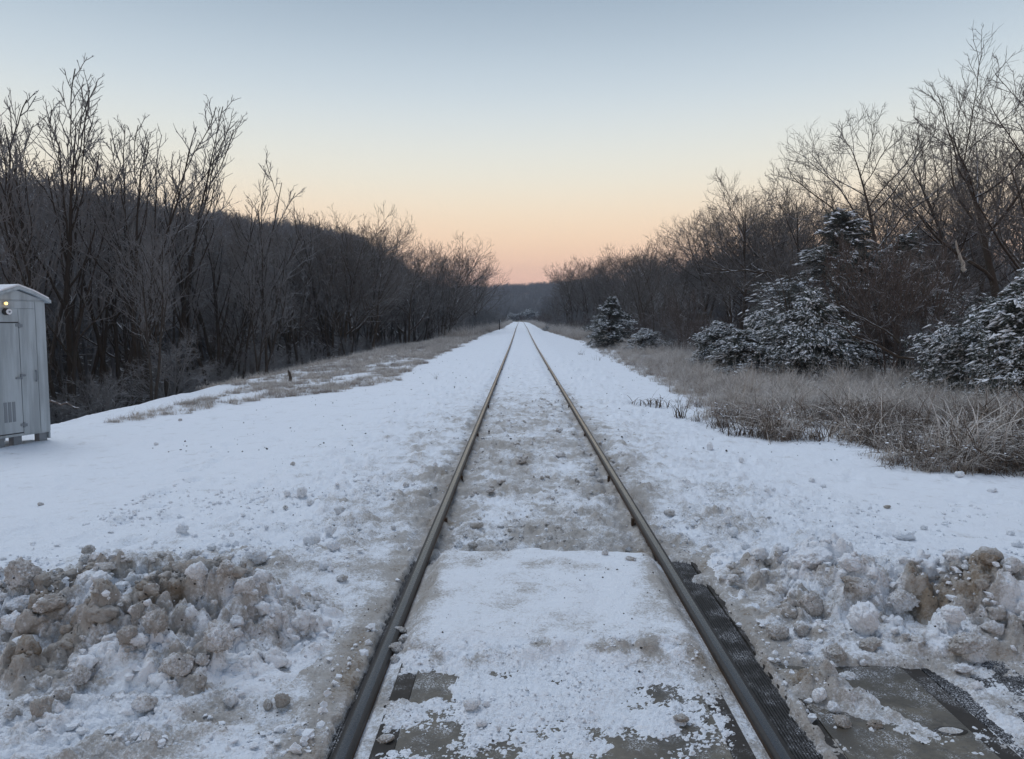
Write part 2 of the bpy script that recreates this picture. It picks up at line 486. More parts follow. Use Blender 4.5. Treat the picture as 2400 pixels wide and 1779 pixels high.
def snow_mat(name, dirt_const=None, litter=False, white=(0.85, 0.868, 0.905), dirt_scale=9.0, specks=True, brown=(0.225, 0.17, 0.115), grey=(0.40, 0.365, 0.33)):
    m, n, l, p = mat(name)
    tc = N(n, 'ShaderNodeNewGeometry').outputs['Position']
    if dirt_const is None:
        a = N(n, 'ShaderNodeAttribute', attribute_name='dirt').outputs['Fac']
    else:
        v = N(n, 'ShaderNodeValue'); v.outputs[0].default_value = dirt_const; a = v.outputs[0]
    n1 = noise(n, l, dirt_scale, 8, 0.75, vec=tc)
    n2 = noise(n, l, dirt_scale * 9, 5, 0.75, vec=tc)
    s = mth(n, l, 'ADD', mth(n, l, 'MULTIPLY', n1, 1.3), mth(n, l, 'MULTIPLY', n2, 1.3))
    s = mth(n, l, 'ADD', s, mth(n, l, 'MULTIPLY', noise(n, l, dirt_scale * 0.45, 3, 0.5, vec=tc), 0.9))
    s = mth(n, l, 'SUBTRACT', s, 1.75)
    f = mth(n, l, 'ADD', mth(n, l, 'MULTIPLY', a, 1.25), s)
    g1 = mr(n, l, f, 0.10, 0.62, 0.0, 0.95)
    g2 = mr(n, l, f, 0.68, 1.12, 0.0, 0.85)
    c = mix(n, l, g1, white, grey)
    c = mix(n, l, g2, c, brown)
    if specks:
        vo = N(n, 'ShaderNodeTexVoronoi'); vo.inputs['Scale'].default_value = 34.0
        l.new(tc, vo.inputs['Vector'])
        sep = N(n, 'ShaderNodeSeparateColor'); l.new(vo.outputs['Color'], sep.inputs[0])
        rr = mr(n, l, sep.outputs[0], 0.55, 1.0, 0.0, 0.16)
        inside = mth(n, l, 'LESS_THAN', vo.outputs['Distance'], rr)
        on = mth(n, l, 'MULTIPLY', inside, mr(n, l, a, 0.05, 0.35))
        c = mix(n, l, on, c, (0.035, 0.03, 0.027))
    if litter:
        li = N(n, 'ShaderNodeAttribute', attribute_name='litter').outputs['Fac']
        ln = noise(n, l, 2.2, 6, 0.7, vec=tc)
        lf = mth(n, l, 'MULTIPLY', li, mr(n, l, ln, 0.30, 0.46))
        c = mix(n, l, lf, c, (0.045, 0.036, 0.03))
    l.new(c, p.inputs['Base Color'])
    p.inputs['Roughness'].default_value = 0.72
    p.inputs['Specular IOR Level'].default_value = 0.25
    b1 = N(n, 'ShaderNodeBump'); b1.inputs['Distance'].default_value = 0.010; b1.inputs['Strength'].default_value = 1.0
    hh = mth(n, l, 'ADD', noise(n, l, 95, 4, 0.7, vec=tc), mth(n, l, 'MULTIPLY', noise(n, l, 26, 3, 0.6, vec=tc), 1.6))
    l.new(hh, b1.inputs['Height']); l.new(b1.outputs[0], p.inputs['Normal'])
    return m


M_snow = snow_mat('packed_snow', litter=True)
M_bank = snow_mat('ploughed_snow', dirt_scale=7.0)
M_white = snow_mat('clean_snow', 0.03, dirt_scale=12)
M_grey = snow_mat('grey_snow', 0.34, dirt_scale=12)
M_tan = snow_mat('sandy_snow', 0.32, dirt_scale=12)
M_brown = snow_mat('muddy_snow', 0.50, dirt_scale=14)
M_fresh = snow_mat('fresh_snow', 0.0, dirt_scale=12, specks=False)


def bark_mat(name, col, col2, frost, up, frostcol=(0.52, 0.54, 0.57), up_lo=0.35):
    m, n, l, p = mat(name)
    g = N(n, 'ShaderNodeNewGeometry')
    pos = g.outputs['Position']
    c = mix(n, l, noise(n, l, 6.0, 4, 0.6, vec=pos), col, col2)
    sep = N(n, 'ShaderNodeSeparateXYZ'); l.new(g.outputs['Normal'], sep.inputs[0])
    up_ = mr(n, l, sep.outputs['Z'], up_lo, up_lo + 0.4, 0.0, up)
    br = mr(n, l, noise(n, l, 3.0, 4, 0.7, vec=pos), 0.42, 0.60)
    f = mth(n, l, 'ADD', mth(n, l, 'MULTIPLY', up_, br), frost, clamp=True)
    c = mix(n, l, f, c, frostcol)
    l.new(c, p.inputs['Base Color']); p.inputs['Roughness'].default_value = 0.9
    p.inputs['Specular IOR Level'].default_value = 0.15
    return m


M_barkL = bark_mat('dark_bark', (0.035, 0.030, 0.026), (0.07, 0.06, 0.052), 0.0, 0.55)
M_twigL = bark_mat('frosted_twigs', (0.045, 0.040, 0.036), (0.085, 0.075, 0.068), 0.22, 0.40)
M_barkR = bark_mat('brown_bark', (0.05, 0.040, 0.032), (0.10, 0.078, 0.06), 0.0, 0.9, (0.7, 0.72, 0.76))
M_twigR = bark_mat('brown_twigs', (0.06, 0.047, 0.038), (0.11, 0.088, 0.070), 0.12, 0.50)
M_far = bark_mat('far_twigs', (0.06, 0.055, 0.055), (0.095, 0.085, 0.083), 0.24, 0.35)
M_shrub = bark_mat('reddish_stems', (0.065, 0.046, 0.036), (0.115, 0.082, 0.062), 0.05, 0.9, (0.66, 0.68, 0.72))
M_broken = bark_mat('bare_broken_wood', (0.42, 0.38, 0.32), (0.6, 0.56, 0.5), 0.1, 0.5)


def plain(name, c, rough=0.6, metal=0.0, var=0.15, scale=8, bump=0.0, bscale=60, spec=0.5, frost=0.0):
    m, n, l, p = mat(name)
    nf = noise(n, l, scale, 5, 0.6)
    cc = mix(n, l, nf, tuple(v * (1 - var) for v in c), tuple(min(1, v * (1 + var)) for v in c))
    if frost:
        fr = mth(n, l, 'MULTIPLY', mr(n, l, noise(n, l, 150, 3, 0.7), 0.48, 0.62), mr(n, l, noise(n, l, 6, 5, 0.7), 0.62 - frost * 0.3, 0.85 - frost * 0.3))
        cc = mix(n, l, fr, cc, (0.60, 0.60, 0.62))
    l.new(cc, p.inputs['Base Color'])
    p.inputs['Roughness'].default_value = rough; p.inputs['Metallic'].default_value = metal
    p.inputs['Specular IOR Level'].default_value = spec
    if bump:
        b = N(n, 'ShaderNodeBump'); b.inputs['Distance'].default_value = bump
        l.new(noise(n, l, bscale, 4, 0.6), b.inputs['Height']); l.new(b.outputs[0], p.inputs['Normal'])
    return m


# rails: worn running surface, rusty sides
def rail_top_mat():
    m, n, l, p = mat('worn_steel')
    tc = N(n, 'ShaderNodeTexCoord').outputs['Object']
    mp = N(n, 'ShaderNodeMapping'); mp.inputs['Scale'].default_value = (60, 3, 60); l.new(tc, mp.inputs[0])
    f = noise(n, l, 1.0, 5, 0.65, vec=mp.outputs[0])
    f2 = noise(n, l, 90, 3, 0.7, vec=tc)
    c = mix(n, l, f, (0.060, 0.060, 0.063), (0.16, 0.155, 0.155))
    c = mix(n, l, mr(n, l, f2, 0.5, 0.75, 0, 0.3), c, (0.05, 0.045, 0.045))
    l.new(c, p.inputs['Base Color']); p.inputs['Metallic'].default_value = 0.85
    l.new(mr(n, l, f2, 0.3, 0.8, 0.20, 0.36), p.inputs['Roughness'])
    return m


M_railtop = rail_top_mat()
M_rust = plain('rusty_steel', (0.075, 0.048, 0.032), 0.75, 0.2, 0.45, 20, 0.002, 90, 0.3)
M_shoulder = plain('dark_rail_shoulder', (0.022, 0.018, 0.016), 0.5, 0.2, 0.4, 30, 0.001, 90)
M_conc = None


def concrete_mat():
    m, n, l, p = mat('wet_concrete')
    tc = N(n, 'ShaderNodeTexCoord').outputs['Object']
    f = noise(n, l, 3.0, 6, 0.6, vec=tc); f2 = noise(n, l, 45, 5, 0.7, vec=tc)
    c = mix(n, l, mr(n, l, f, 0.35, 0.65), (0.070, 0.058, 0.043), (0.165, 0.142, 0.108))
    c = mix(n, l, mr(n, l, f2, 0.45, 0.7, 0, 0.5), c, (0.06, 0.055, 0.048))
    f4 = noise(n, l, 1.4, 6, 0.75, vec=tc)
    c = mix(n, l, mr(n, l, f4, 0.48, 0.60, 0, 0.6), c, (0.035, 0.031, 0.026))
    f5 = noise(n, l, 170, 3, 0.7, vec=tc); f6 = noise(n, l, 7, 5, 0.7, vec=tc)
    fr = mth(n, l, 'MULTIPLY', mr(n, l, f5, 0.50, 0.62), mr(n, l, f6, 0.44, 0.66))
    c = mix(n, l, fr, c, (0.62, 0.63, 0.66))
    l.new(c, p.inputs['Base Color'])
    l.new(mr(n, l, f, 0.35, 0.65, 0.35, 0.7), p.inputs['Roughness'])
    b = N(n, 'ShaderNodeBump'); b.inputs['Distance'].default_value = 0.003; l.new(f2, b.inputs['Height']); l.new(b.outputs[0], p.inputs['Normal'])
    return m


M_conc = concrete_mat()
M_rubber = plain('black_rubber', (0.034, 0.032, 0.031), 0.7, 0, 0.75, 38, 0.004, 90, 0.3, frost=0.55)
M_strip = plain('dark_steel_edge', (0.040, 0.034, 0.029), 0.75, 0.1, 0.4, 20, 0.001, 90, 0.3, frost=0.5)
M_asph = plain('asphalt', (0.036, 0.035, 0.036), 0.95, 0, 0.5, 50, 0.008, 150, 0.15, frost=0.9)
M_cab = None

# ------------------------------------------------------------------ ground sheet
ys = []
y = 1.95
while y < 2600:
    ys.append(y)
    y += min(max(0.0042, y * y / 900.0), y * 0.035)
ys = np.array(ys)
back = np.linspace(-60, 1.9, 60)
Yr = np.concatenate([back, ys])
uc = np.arange(-0.80, 0.8001, 0.0022)
uo = []
u = 0.802
while u < 8:
    uo.append(u); u *= 1.05
uo = np.array(uo)
U = np.concatenate([-uo[::-1], uc, uo])
YY = np.repeat(Yr[:, None], len(U), 1)
XX = U[None, :] * np.maximum(YY, 1.95) + CAM_X
ZZ, DD, LL = ground(XX, YY)
# keep the snow clear of the rails
ar = np.abs(XX - CX(YY))
wid = np.maximum(0.045, 0.0022 * YY * 1.0)
nearrail = (np.abs(ar - 0.75) < wid + 0.0)
ZZ = np.where(nearrail, np.minimum(ZZ, P(YY) - 0.03 - 0.0003 * np.minimum(YY, 100)), ZZ)
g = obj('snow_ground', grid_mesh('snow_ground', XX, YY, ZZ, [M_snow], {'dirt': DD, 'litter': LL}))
tag(g, kind='structure')

# road and crossing
road = boxes('road', [(1.56, 14, -6, 3.35, -0.35, -0.006)], M_asph); tag(road, kind='structure')
roadl = boxes('road', [(-14, -1.56, -6, 2.95, -0.35, -0.010)], M_asph); tag(roadl, kind='structure')


def crossing_panel(x0, x1, label):
    r = bpy.data.objects.new('crossing_panel', None); COL.objects.link(r); r.location = ((x0 + x1) / 2, 2.4, -0.3)
    tag(r, label, 'crossing panel')
    cx_, w = (x0 + x1) / 2, (x1 - x0) / 2
    return r, cx_, w


r, c_, w_ = crossing_panel(-0.66, 0.66, 'grey concrete crossing panel between the two rails, mostly under granular snow')
boxes('slab', [(-0.575, 0.575, -4.0, 2.16, 0.05, 0.296)], M_conc, r)
boxes('edge_strip', [(-0.655, -0.578, -4.0, 2.16, 0.05, 0.293)], M_strip, r)
boxes('edge_strip', [(0.578, 0.655, -4.0, 2.16, 0.05, 0.293)], M_strip, r)
r, c_, w_ = crossing_panel(0.9, 1.56, 'bare grey concrete crossing panel outside the right rail with dark edges')
boxes('slab', [(-0.267, 0.247, -4.0, 2.16, 0.05, 0.296)], M_conc, r)
boxes('edge_strip', [(-0.328, -0.270, -4.0, 2.16, 0.05, 0.292)], M_strip, r)
boxes('edge_strip', [(0.250, 0.322, -4.0, 2.16, 0.05, 0.294)], M_strip, r)


def rubber(side, label):
    r = bpy.data.objects.new('rubber_seal', None); COL.objects.link(r); r.location = (side * 0.845, 2.4, -0.05)
    tag(r, label, 'rubber seal')
    boxes('seal_body', [(-0.053, 0.056, -4.0, 2.12, -0.1, 0.028)], M_rubber, r)
    for k in range(9):
        x0 = -0.048 + k * 0.0112
        boxes('rib', [(x0, x0 + 0.0062, -4.0, 2.12, 0.028, 0.0325 + 0.0015 * (k % 2))], M_rubber, r)
    return r


# eye-shaped lifting pocket in the outer panel, filled with ice
hx_, hy_, _ = hit(2228, 1716)
hp = bpy.data.objects.new('lifting_pocket', None)
V = [(hx_ + 0.062 * math.cos(t), hy_ + 0.030 * math.sin(t) * abs(math.sin(t)) ** 0.4, 0.0) for t in [2 * math.pi * k / 24 for k in range(24)]]
V2 = [(hx_ + (v[0] - hx_) * 0.72, hy_ + (v[1] - hy_) * 0.72, 0.0015) for v in V]
me = bpy.data.meshes.new('lifting_pocket'); me.from_pydata(V + V2, [], [(k, (k + 1) % 24, 24 + (k + 1) % 24, 24 + k) for k in range(24)] + [tuple(range(24, 48))])
me.materials.append(M_strip); me.materials.append(M_grey); me.polygons[-1].material_index = 1
hp = obj('lifting_pocket', me, r); hp.location = (-r.location.x, -r.location.y, -r.location.z - 0.0025)
rubber(1, 'black ribbed rubber seal along the outer side of the right rail')
rubber(-1, 'black rubber seal peeping out along the outer side of the left rail')

# rails
def rail(side, label):
    prof = [(-0.030, -0.045), (-0.0345, -0.036), (-0.0350, -0.012), (-0.031, -0.0035), (-0.016, -0.0004), (0.0, 0.0), (0.016, -0.0004),
            (0.031, -0.0035), (0.0350, -0.012), (0.0345, -0.036), (0.030, -0.045), (0.009, -0.055), (0.009, -0.14), (0.066, -0.158), (0.066, -0.17),
            (-0.066, -0.17), (-0.066, -0.158), (-0.009, -0.14), (-0.009, -0.055)]
    ysr = np.concatenate([np.arange(-4, 40, 1.0), np.arange(40, 240, 4.0), np.arange(240, 340, 2.0)])
    npf = len(prof)
    V = []
    for yy in ysr:
        c0 = float(CX(yy)); pz = float(P(yy))
        for (px_, pz_) in prof:
            V.append((side * 0.75 + c0 + px_, yy, pz + pz_))
    F, MI = [], []
    for i in range(len(ysr) - 1):
        for k in range(npf):
            k2 = (k + 1) % npf
            F.append((i * npf + k, i * npf + k2, (i + 1) * npf + k2, (i + 1) * npf + k))
            MI.append(0 if 4 <= k <= 5 else (2 if k in (2, 3, 6, 7) else 1))
    me = mesh_from('rail', V, F, 4, True, [M_railtop, M_rust, M_shoulder], mat_idx=MI)
    o = obj('rail', me)
    tag(o, label, 'rail', 'the two rails')
    return o


railL = rail(-1, 'left steel rail running away to the horizon, dark and worn at the crossing')
railR = rail(1, 'right steel rail running away to the horizon beside the ribbed rubber seal')
for rr_, sd in ((railL, 1), (railR, -1)):
    x0 = rr_ is railL and -0.75 or 0.75
    for ya in (5.55, 7.1, 9.8, 13.1, 17.6, 23.0):
        v, f = box_arr(x0 + sd * 0.030, x0 + sd * 0.052, ya, ya + 0.035, -0.085, -0.030)
        me = bpy.data.meshes.new('rail_anchor'); me.from_pydata(v, [], f); me.materials.append(M_rust)
        obj('rail_anchor', me, rr_)

# ------------------------------------------------------------------ ploughed banks
def bank(fn, x0, x1, y0, y1, label, dx=0.007, dy=0.008):
    xs, ys_ = np.arange(x0, x1, dx), np.arange(y0, y1, dy)
    X, Y = np.meshgrid(xs, ys_)
    z, _, _ = ground(X, Y)
    b, d = fn(X, Y)
    b = b + np.clip(b / 0.08, 0, 1) * (0.045 * np.abs(fbm(X * 6, Y * 6, 92.0, 6, 0.64)) * 1.1 + 0.008 * fbm(X * 40, Y * 40, 93.0, 3) - 0.025 - 0.08 * ss(0.35, 0.8, fbm(X * 4.2, Y * 4.2, 98.0, 3)))
    d = d + 0.25 * fbm(X * 11, Y * 11, 94.0, 3)
    # horizontal jitter so that steep faces break up
    jx = 0.016 * fbm(X * 14, Y * 14, 91.0, 3) * np.clip(b / 0.05, 0, 1); jy = 0.024 * fbm(X * 14, Y * 14, 97.0, 3) * np.clip(b / 0.05, 0, 1)
    me = grid_mesh('snow_bank', X + jx, Y + jy, z + b, [M_bank], {'dirt': np.clip(d, 0, 1)})
    return tag(obj('snow_bank', me), label, 'snow bank')


bank(bank_l, -4.6, -0.97, 2.45, 4.3, 'lumpy dirty snow bank ploughed up left of the crossing, high and dark')
bank(bank_r, 0.93, 4.6, 2.9, 4.95, 'lumpy pale snow bank ploughed up right of the crossing, edged with brown')

# ------------------------------------------------------------------ snow chunks
def ico(sub):
    import bmesh
    bm = bmesh.new(); bmesh.ops.create_icosphere(bm, subdivisions=sub, radius=1.0)
    v = np.array([p.co[:] for p in bm.verts]); f = np.array([[q.index for q in p.verts] for p in bm.faces]); bm.free()
    return v, f


ICO5, ICO2, ICO1 = ico(5), ico(2), ico(1)


def chunk_mesh(seed, angular):
    v, f = ICO5
    rg = np.random.default_rng(seed)
    r = 1 + 0.38 * fbm(v[:, 0] * 1.1 + seed, v[:, 1] * 1.1, v[:, 2] * 1.1, 2)
    p = v * r[:, None]
    for _ in range(7 if angular else 3):
        nn = rg.normal(size=3); nn /= np.linalg.norm(nn); dd = rg.uniform(0.62, 0.9)
        s = p @ nn
        p = p - np.clip(s - dd, 0, None)[:, None] * nn * 0.65
    nv = p / (np.linalg.norm(p, axis=1)[:, None] + 1e-6)
    h = 0.20 * np.abs(fbm(p[:, 0] * 2.6 + seed * 3, p[:, 1] * 2.6, p[:, 2] * 2.6, 5, 0.66)) - 0.10 * np.clip(fbm(p[:, 0] * 3.5, p[:, 1] * 3.5, p[:, 2] * 3.5 + seed, 3), 0, 1) + 0.03 * fbm(p[:, 0] * 13, p[:, 1] * 13, p[:, 2] * 13 + seed, 2)
    p = p + nv * h[:, None] * (1.35 if angular else 1.0)
    p /= np.abs(p).max()
    return mesh_from('snow_chunk', p, f, 3, True, [M_white])


CH_A = [chunk_mesh(100 + k, True) for k in range(5)]
CH_R = [chunk_mesh(200 + k, False) for k in range(4)]
SM = {'w': M_white, 'g': M_grey, 't': M_tan, 'b': M_brown, 'f': M_fresh}
rc = random.Random(5)


def chunk(px, py, w, h, kind, label, ang=1, sink=0.30, group=None):
    """w, h: size in photograph pixels"""
    x, y, z = hit(px, py + 0.38 * h)
    s = y / FPX
    a, b = w * s / 2, h * s / 2
    me = rc.choice(CH_A if ang else CH_R)
    o = obj('snow_chunk', me)
    o.material_slots[0].link = 'OBJECT'; o.material_slots[0].material = SM[kind]
    o.scale = (a * 1.08, (a + b) * 0.5, b * 1.15)
    o.rotation_euler = (rc.uniform(-0.25, 0.25), rc.uniform(-0.2, 0.2), rc.uniform(-0.5, 0.5) + rc.choice((0, math.pi)))
    yy = y + 0.35 * b
    zz = max(surf1(x, yy), z)
    o.location = (x, yy, zz + b * (1 - sink * 1.4) * 0.95 - (0.35 * b if (z > 0.06 and y < 4.6) else 0.0))
    tag(o, label, 'snow lump', group)
    return o


CH = [
 # px, py, w, h, kind, label, angular
 (206, 1289, 32, 34, 'g', 'grey icy lump balanced on a flatter piece in the clean snow left of the track', 1),
 (198, 1313, 38, 24, 'g', 'flat grey slab under the balanced icy lump in the clean left snow', 1),
 (44, 1360, 92, 74, 'g', 'big dark grey rough lump at the left end of the left snow bank', 1),
 (425, 1237, 32, 26, 'w', 'round white snowball alone on the smooth snow behind the left bank', 0),
 (600, 1296, 50, 44, 'w', 'pointed white block tilting up behind the left snow bank', 1),
 (761, 1326, 34, 28, 'w', 'white lump nearest the left rail on the trodden snow', 1),
 (731, 1266, 44, 30, 'w', 'broad flat white lump in the cluster between left bank and left rail', 0),
 (781, 1278, 34, 30, 'w', 'jagged white lump right of the broad flat one by the left rail', 1),
 (773, 1248, 32, 24, 'w', 'rearmost white lump of the cluster left of the left rail', 0),
 (495, 1284, 26, 20, 'w', 'small white lump between the lone snowball and the tilted block', 0),
 (672, 1159, 19, 18, 'w', 'left one of a row of small white lumps on the far left snow', 0),
 (706, 1155, 24, 28, 'w', 'upright white lump, tallest in the row on the far left snow', 1),
 (727, 1177, 22, 16, 'w', 'low white lump in front of the upright one', 0),
 (800, 1356, 32, 18, 't', 'flat tan lump on the trodden snow close to the left rail', 0),
 (795, 1194, 34, 22, 't', 'ragged tan and white lump on the snow left of the left rail', 1),
 (668, 1189, 14, 11, 't', 'tiny tan lump in front of the row of white lumps', 0),
 (396, 1321, 20, 13, 't', 'small brown pebble of ice just behind the left bank crest', 1),
 (289, 1314, 20, 9, 't', 'flat brown ice chip lying on the smooth left snow', 0),
 (539, 1303, 20, 9, 't', 'flat brown ice chip left of the tilted white block', 0),
 (450, 1298, 46, 16, 'g', 'low crumbled grey heap behind the middle of the left bank', 1),
 (95, 1181, 15, 9, 'g', 'lone grey pebble of snow far out on the left field', 0),
 (365, 1040, 12, 10, 'w', 'small white lump far out on the left field, right of the grey cabinet', 0),
 (422, 984, 11, 8, 'g', 'tiny grey lump farthest out on the left field', 0),
 (686, 1086, 13, 10, 'g', 'tiny grey lump on the left field halfway to the grass', 0),
 (529, 1338, 44, 40, 't', 'smooth tan lump on the right part of the left bank crest', 0),
 (460, 1342, 56, 44, 'w', 'white rounded lump on the left bank crest beside the tan one', 0),
 (612, 1354, 42, 36, 'w', 'white lump at the right shoulder of the left bank', 0),
 (409, 1560, 86, 78, 't', 'big round lump with white top and brown front in the middle of the left bank', 0),
 (325, 1505, 46, 30, 'w', 'clean white rounded lump above the big round one', 0),
 (90, 1648, 60, 66, 'g', 'rounded grey block at the foot of the left bank near the picture corner', 0),
 (187, 1591, 44, 52, 'g', 'upright grey lump on the lower face of the left bank', 1),
 (506, 1492, 92, 80, 'g', 'large rough grey boulder of snow overhanging a dark hollow in the left bank', 1),
 (334, 1652, 62, 42, 't', 'yellowish stained lump at the foot of the left bank', 0),
 (538, 1645, 38, 38, 'w', 'egg shaped speckled lump at the foot of the left bank', 0),
 (659, 1648, 40, 36, 'b', 'muddy brown lump with white cap between left bank and rail', 1),
 (626, 1655, 26, 28, 't', 'small tan lump touching the muddy brown one', 0),
 (99, 1453, 30, 24, 'g', 'small pale disc of snow on the left part of the left bank', 0),
 (30, 1462, 60, 46, 'w', 'white rounded lump at the left picture edge on the bank', 0),
 (118, 1412, 88, 46, 'g', 'long dark grey lump lying on the left bank crest', 1),
 (362, 1449, 68, 72, 'g', 'tall pale grey jagged piece near the left bank crest', 1),
 (322, 1434, 40, 74, 'b', 'narrow dark brown piece standing beside the tall jagged one', 1),
 (294, 1480, 48, 50, 'b', 'dark brown rough lump below the narrow standing piece', 1),
 (447, 1437, 28, 30, 'w', 'small white knob right of the tall jagged piece', 0),
 (646, 1430, 36, 30, 'w', 'white round knob on the right face of the left bank', 0),
 (470, 1548, 40, 36, 'g', 'grey angular lump right of the big round one', 1),
 (467, 1595, 32, 42, 'g', 'upright pale lump below the grey angular one', 1),
 (47, 1404, 72, 40, 'w', 'clean white crumbly lump behind the left bank crest by the dark boulder', 1),
 (25, 1672, 46, 34, 'g', 'grey rounded lump at the bottom left picture edge', 0),
 (140, 1622, 52, 40, 'g', 'rounded lump between the grey block and the upright lump', 0),
 (2027, 1455, 70, 86, 'w', 'tall egg shaped white lump speckled black in the right bank', 0),
 (2039, 1511, 66, 30, 't', 'flat wedge with brown underside at the foot of the speckled egg', 1),
 (1960, 1531, 58, 44, 't', 'white capped lump with brown front on the lower right bank', 1),
 (1880, 1515, 44, 34, 'w', 'small squarish pale lump left of the brown fronted one', 1),
 (1827, 1479, 64, 42, 't', 'brown stained lump nearest the right rubber seal', 1),
 (1882, 1479, 44, 36, 'g', 'grey lump touching the brown stained one', 1),
 (1908, 1420, 62, 62, 'b', 'large lump with dark brown face left of the hollow in the right bank', 1),
 (2013, 1376, 86, 34, 't', 'slab roofing the hollow in the right bank with brown edge', 1),
 (1999, 1317, 58, 40, 'w', 'white speckled lump on the right bank crest above the hollow', 0),
 (1904, 1299, 112, 58, 'w', 'largest smooth white lump on the right bank crest', 0),
 (1781, 1291, 42, 34, 'w', 'round white lump at the left end of the right bank crest', 0),
 (2120, 1256, 62, 26, 'f', 'long flat white lump lying behind the right bank', 0),
 (2166, 1236, 18, 15, 'f', 'small white lump just beyond the long flat one', 0),
 (2374, 1320, 58, 46, 'g', 'grey lump on the right bank crest at the picture edge', 0),
 (2116, 1400, 84, 56, 't', 'big brown stained mass in the middle of the right bank', 1),
 (2235, 1444, 56, 40, 'w', 'pale rounded lump right of the brown mass', 0),
 (2271, 1528, 100, 50, 'g', 'wide pale lump at the foot of the right bank above the asphalt', 1),
 (2259, 1568, 56, 24, 'w', 'thin white slab leaning under the wide pale lump', 1),
 (2025, 1558, 20, 19, 'f', 'tiny clean snowball below the wedge', 0),
 (1992, 1590, 62, 22, 't', 'low brown speckled piece at the back edge of the bare panel', 1),
 (1976, 1694, 46, 38, 'b', 'muddy lump on the snow tongue lying over the bare panel', 1),
 (1922, 1630, 40, 44, 'w', 'tall white lump on the snow tongue by the rubber seal', 0),
 (1956, 1664, 36, 30, 'w', 'round white lump in the middle of the snow tongue', 0),
 (2050, 1702, 46, 26, 'b', 'dark wedge of ice at the tip of the snow tongue', 1),
 (1665, 1045, 17, 20, 'f', 'white lump nearest the grass on the right snow', 0),
 (1738, 1079, 14, 13, 'f', 'small white lump in the middle of the right snow', 0),
 (2251, 1111, 24, 18, 'f', 'white lump just in front of the right hand grass', 0),
 (1904, 1126, 15, 13, 'f', 'upper one of two small white lumps on the right snow', 0),
 (1930, 1138, 14, 12, 'f', 'lower one of two small white lumps on the right snow', 0),
 (1797, 1148, 15, 11, 'f', 'tiny white lump between right rail and the pair of lumps', 0),
 (2081, 1187, 19, 9, 'b', 'small brown piece alone on the smooth right snow', 1),
 (2326, 1148, 30, 12, 'f', 'low white lump far right on the smooth snow', 0),
 (1720, 1250, 28, 26, 'w', 'white lump behind the left end of the right bank', 1),
 (1704, 1222, 20, 18, 'w', 'small white lump rearmost behind the right bank near the rail', 0),
 (2370, 1249, 20, 14, 'f', 'small white lump far right behind the right bank', 0),
 (2386, 1275, 24, 22, 'f', 'white lump at the right picture edge behind the bank', 0),
 (1748, 1280, 22, 20, 'w', 'small round lump left of the round one on the right bank', 0),
 (1569, 1200, 34, 18, 't', 'tan crumbly lump beside the outer side of the right rail', 1),
 (1310, 1007, 20, 12, 't', 'farthest tan lump between the rails', 1),
 (1223, 1081, 27, 15, 't', 'tan lump on the centre line between the rails', 1),
 (1311, 1065, 30, 13, 't', 'low tan lump right of centre between the rails', 1),
 (1173, 1131, 26, 12, 't', 'tan lump left of centre between the rails', 1),
 (1119, 1231, 36, 15, 't', 'flat brown lump near the left rail before the covered panel', 1),
 (1109, 1285, 32, 16, 'g', 'grey lump at the far edge of the covered panel near the left rail', 1),
 (1419, 1294, 18, 19, 'g', 'round grey lump at the far edge of the covered panel near the right rail', 0),
 (1148, 1158, 28, 12, 'g', 'low grey lump between the rails left of centre', 1),
 (1477, 1309, 30, 12, 't', 'flat lump tucked against the right rail at the covered panel', 1),
 (1389, 1113, 17, 13, 't', 'small tan lump near the right rail between the rails', 1),
 (951, 1138, 17, 12, 't', 'small tan lump close outside the left rail', 0),
 (922, 1237, 13, 10, 't', 'tiny tan lump close outside the left rail near the crossing', 0),
 (1104, 1650, 46, 32, 'f', 'clean white lump lying on the bare concrete between the rails', 1),
 (1139, 1651, 18, 19, 'f', 'small white lump touching the clean one on the concrete', 1),
 (1129, 1699, 30, 22, 'f', 'angular white lump on the granular snow below the clean one', 1),
 (1169, 1710, 14, 15, 'f', 'tiny white lump right of the angular one', 0),
 (941, 1602, 38, 20, 'f', 'clean white wedge beside the dark edge strip near the left rail', 1),
 (938, 1477, 44, 16, 'g', 'flat dirty slab resting on the left rail', 1),
 (949, 1494, 38, 18, 't', 'sandy slab just below the one resting on the left rail', 1),
 (929, 1517, 42, 26, 't', 'sandy lump crowding the inner side of the left rail', 1),
 (925, 1544, 26, 24, 't', 'lowest sandy lump of the pile against the left rail', 1),
 (1598, 1687, 48, 20, 't', 'tan flat piece at the right end of the concrete between the rails', 1),
 (902, 1732, 46, 26, 't', 'reddish sandy lump near the bottom of the left rail inside', 1),
]
for c in CH:
    chunk(c[0], c[1], c[2], c[3], c[4], c[5], c[6])

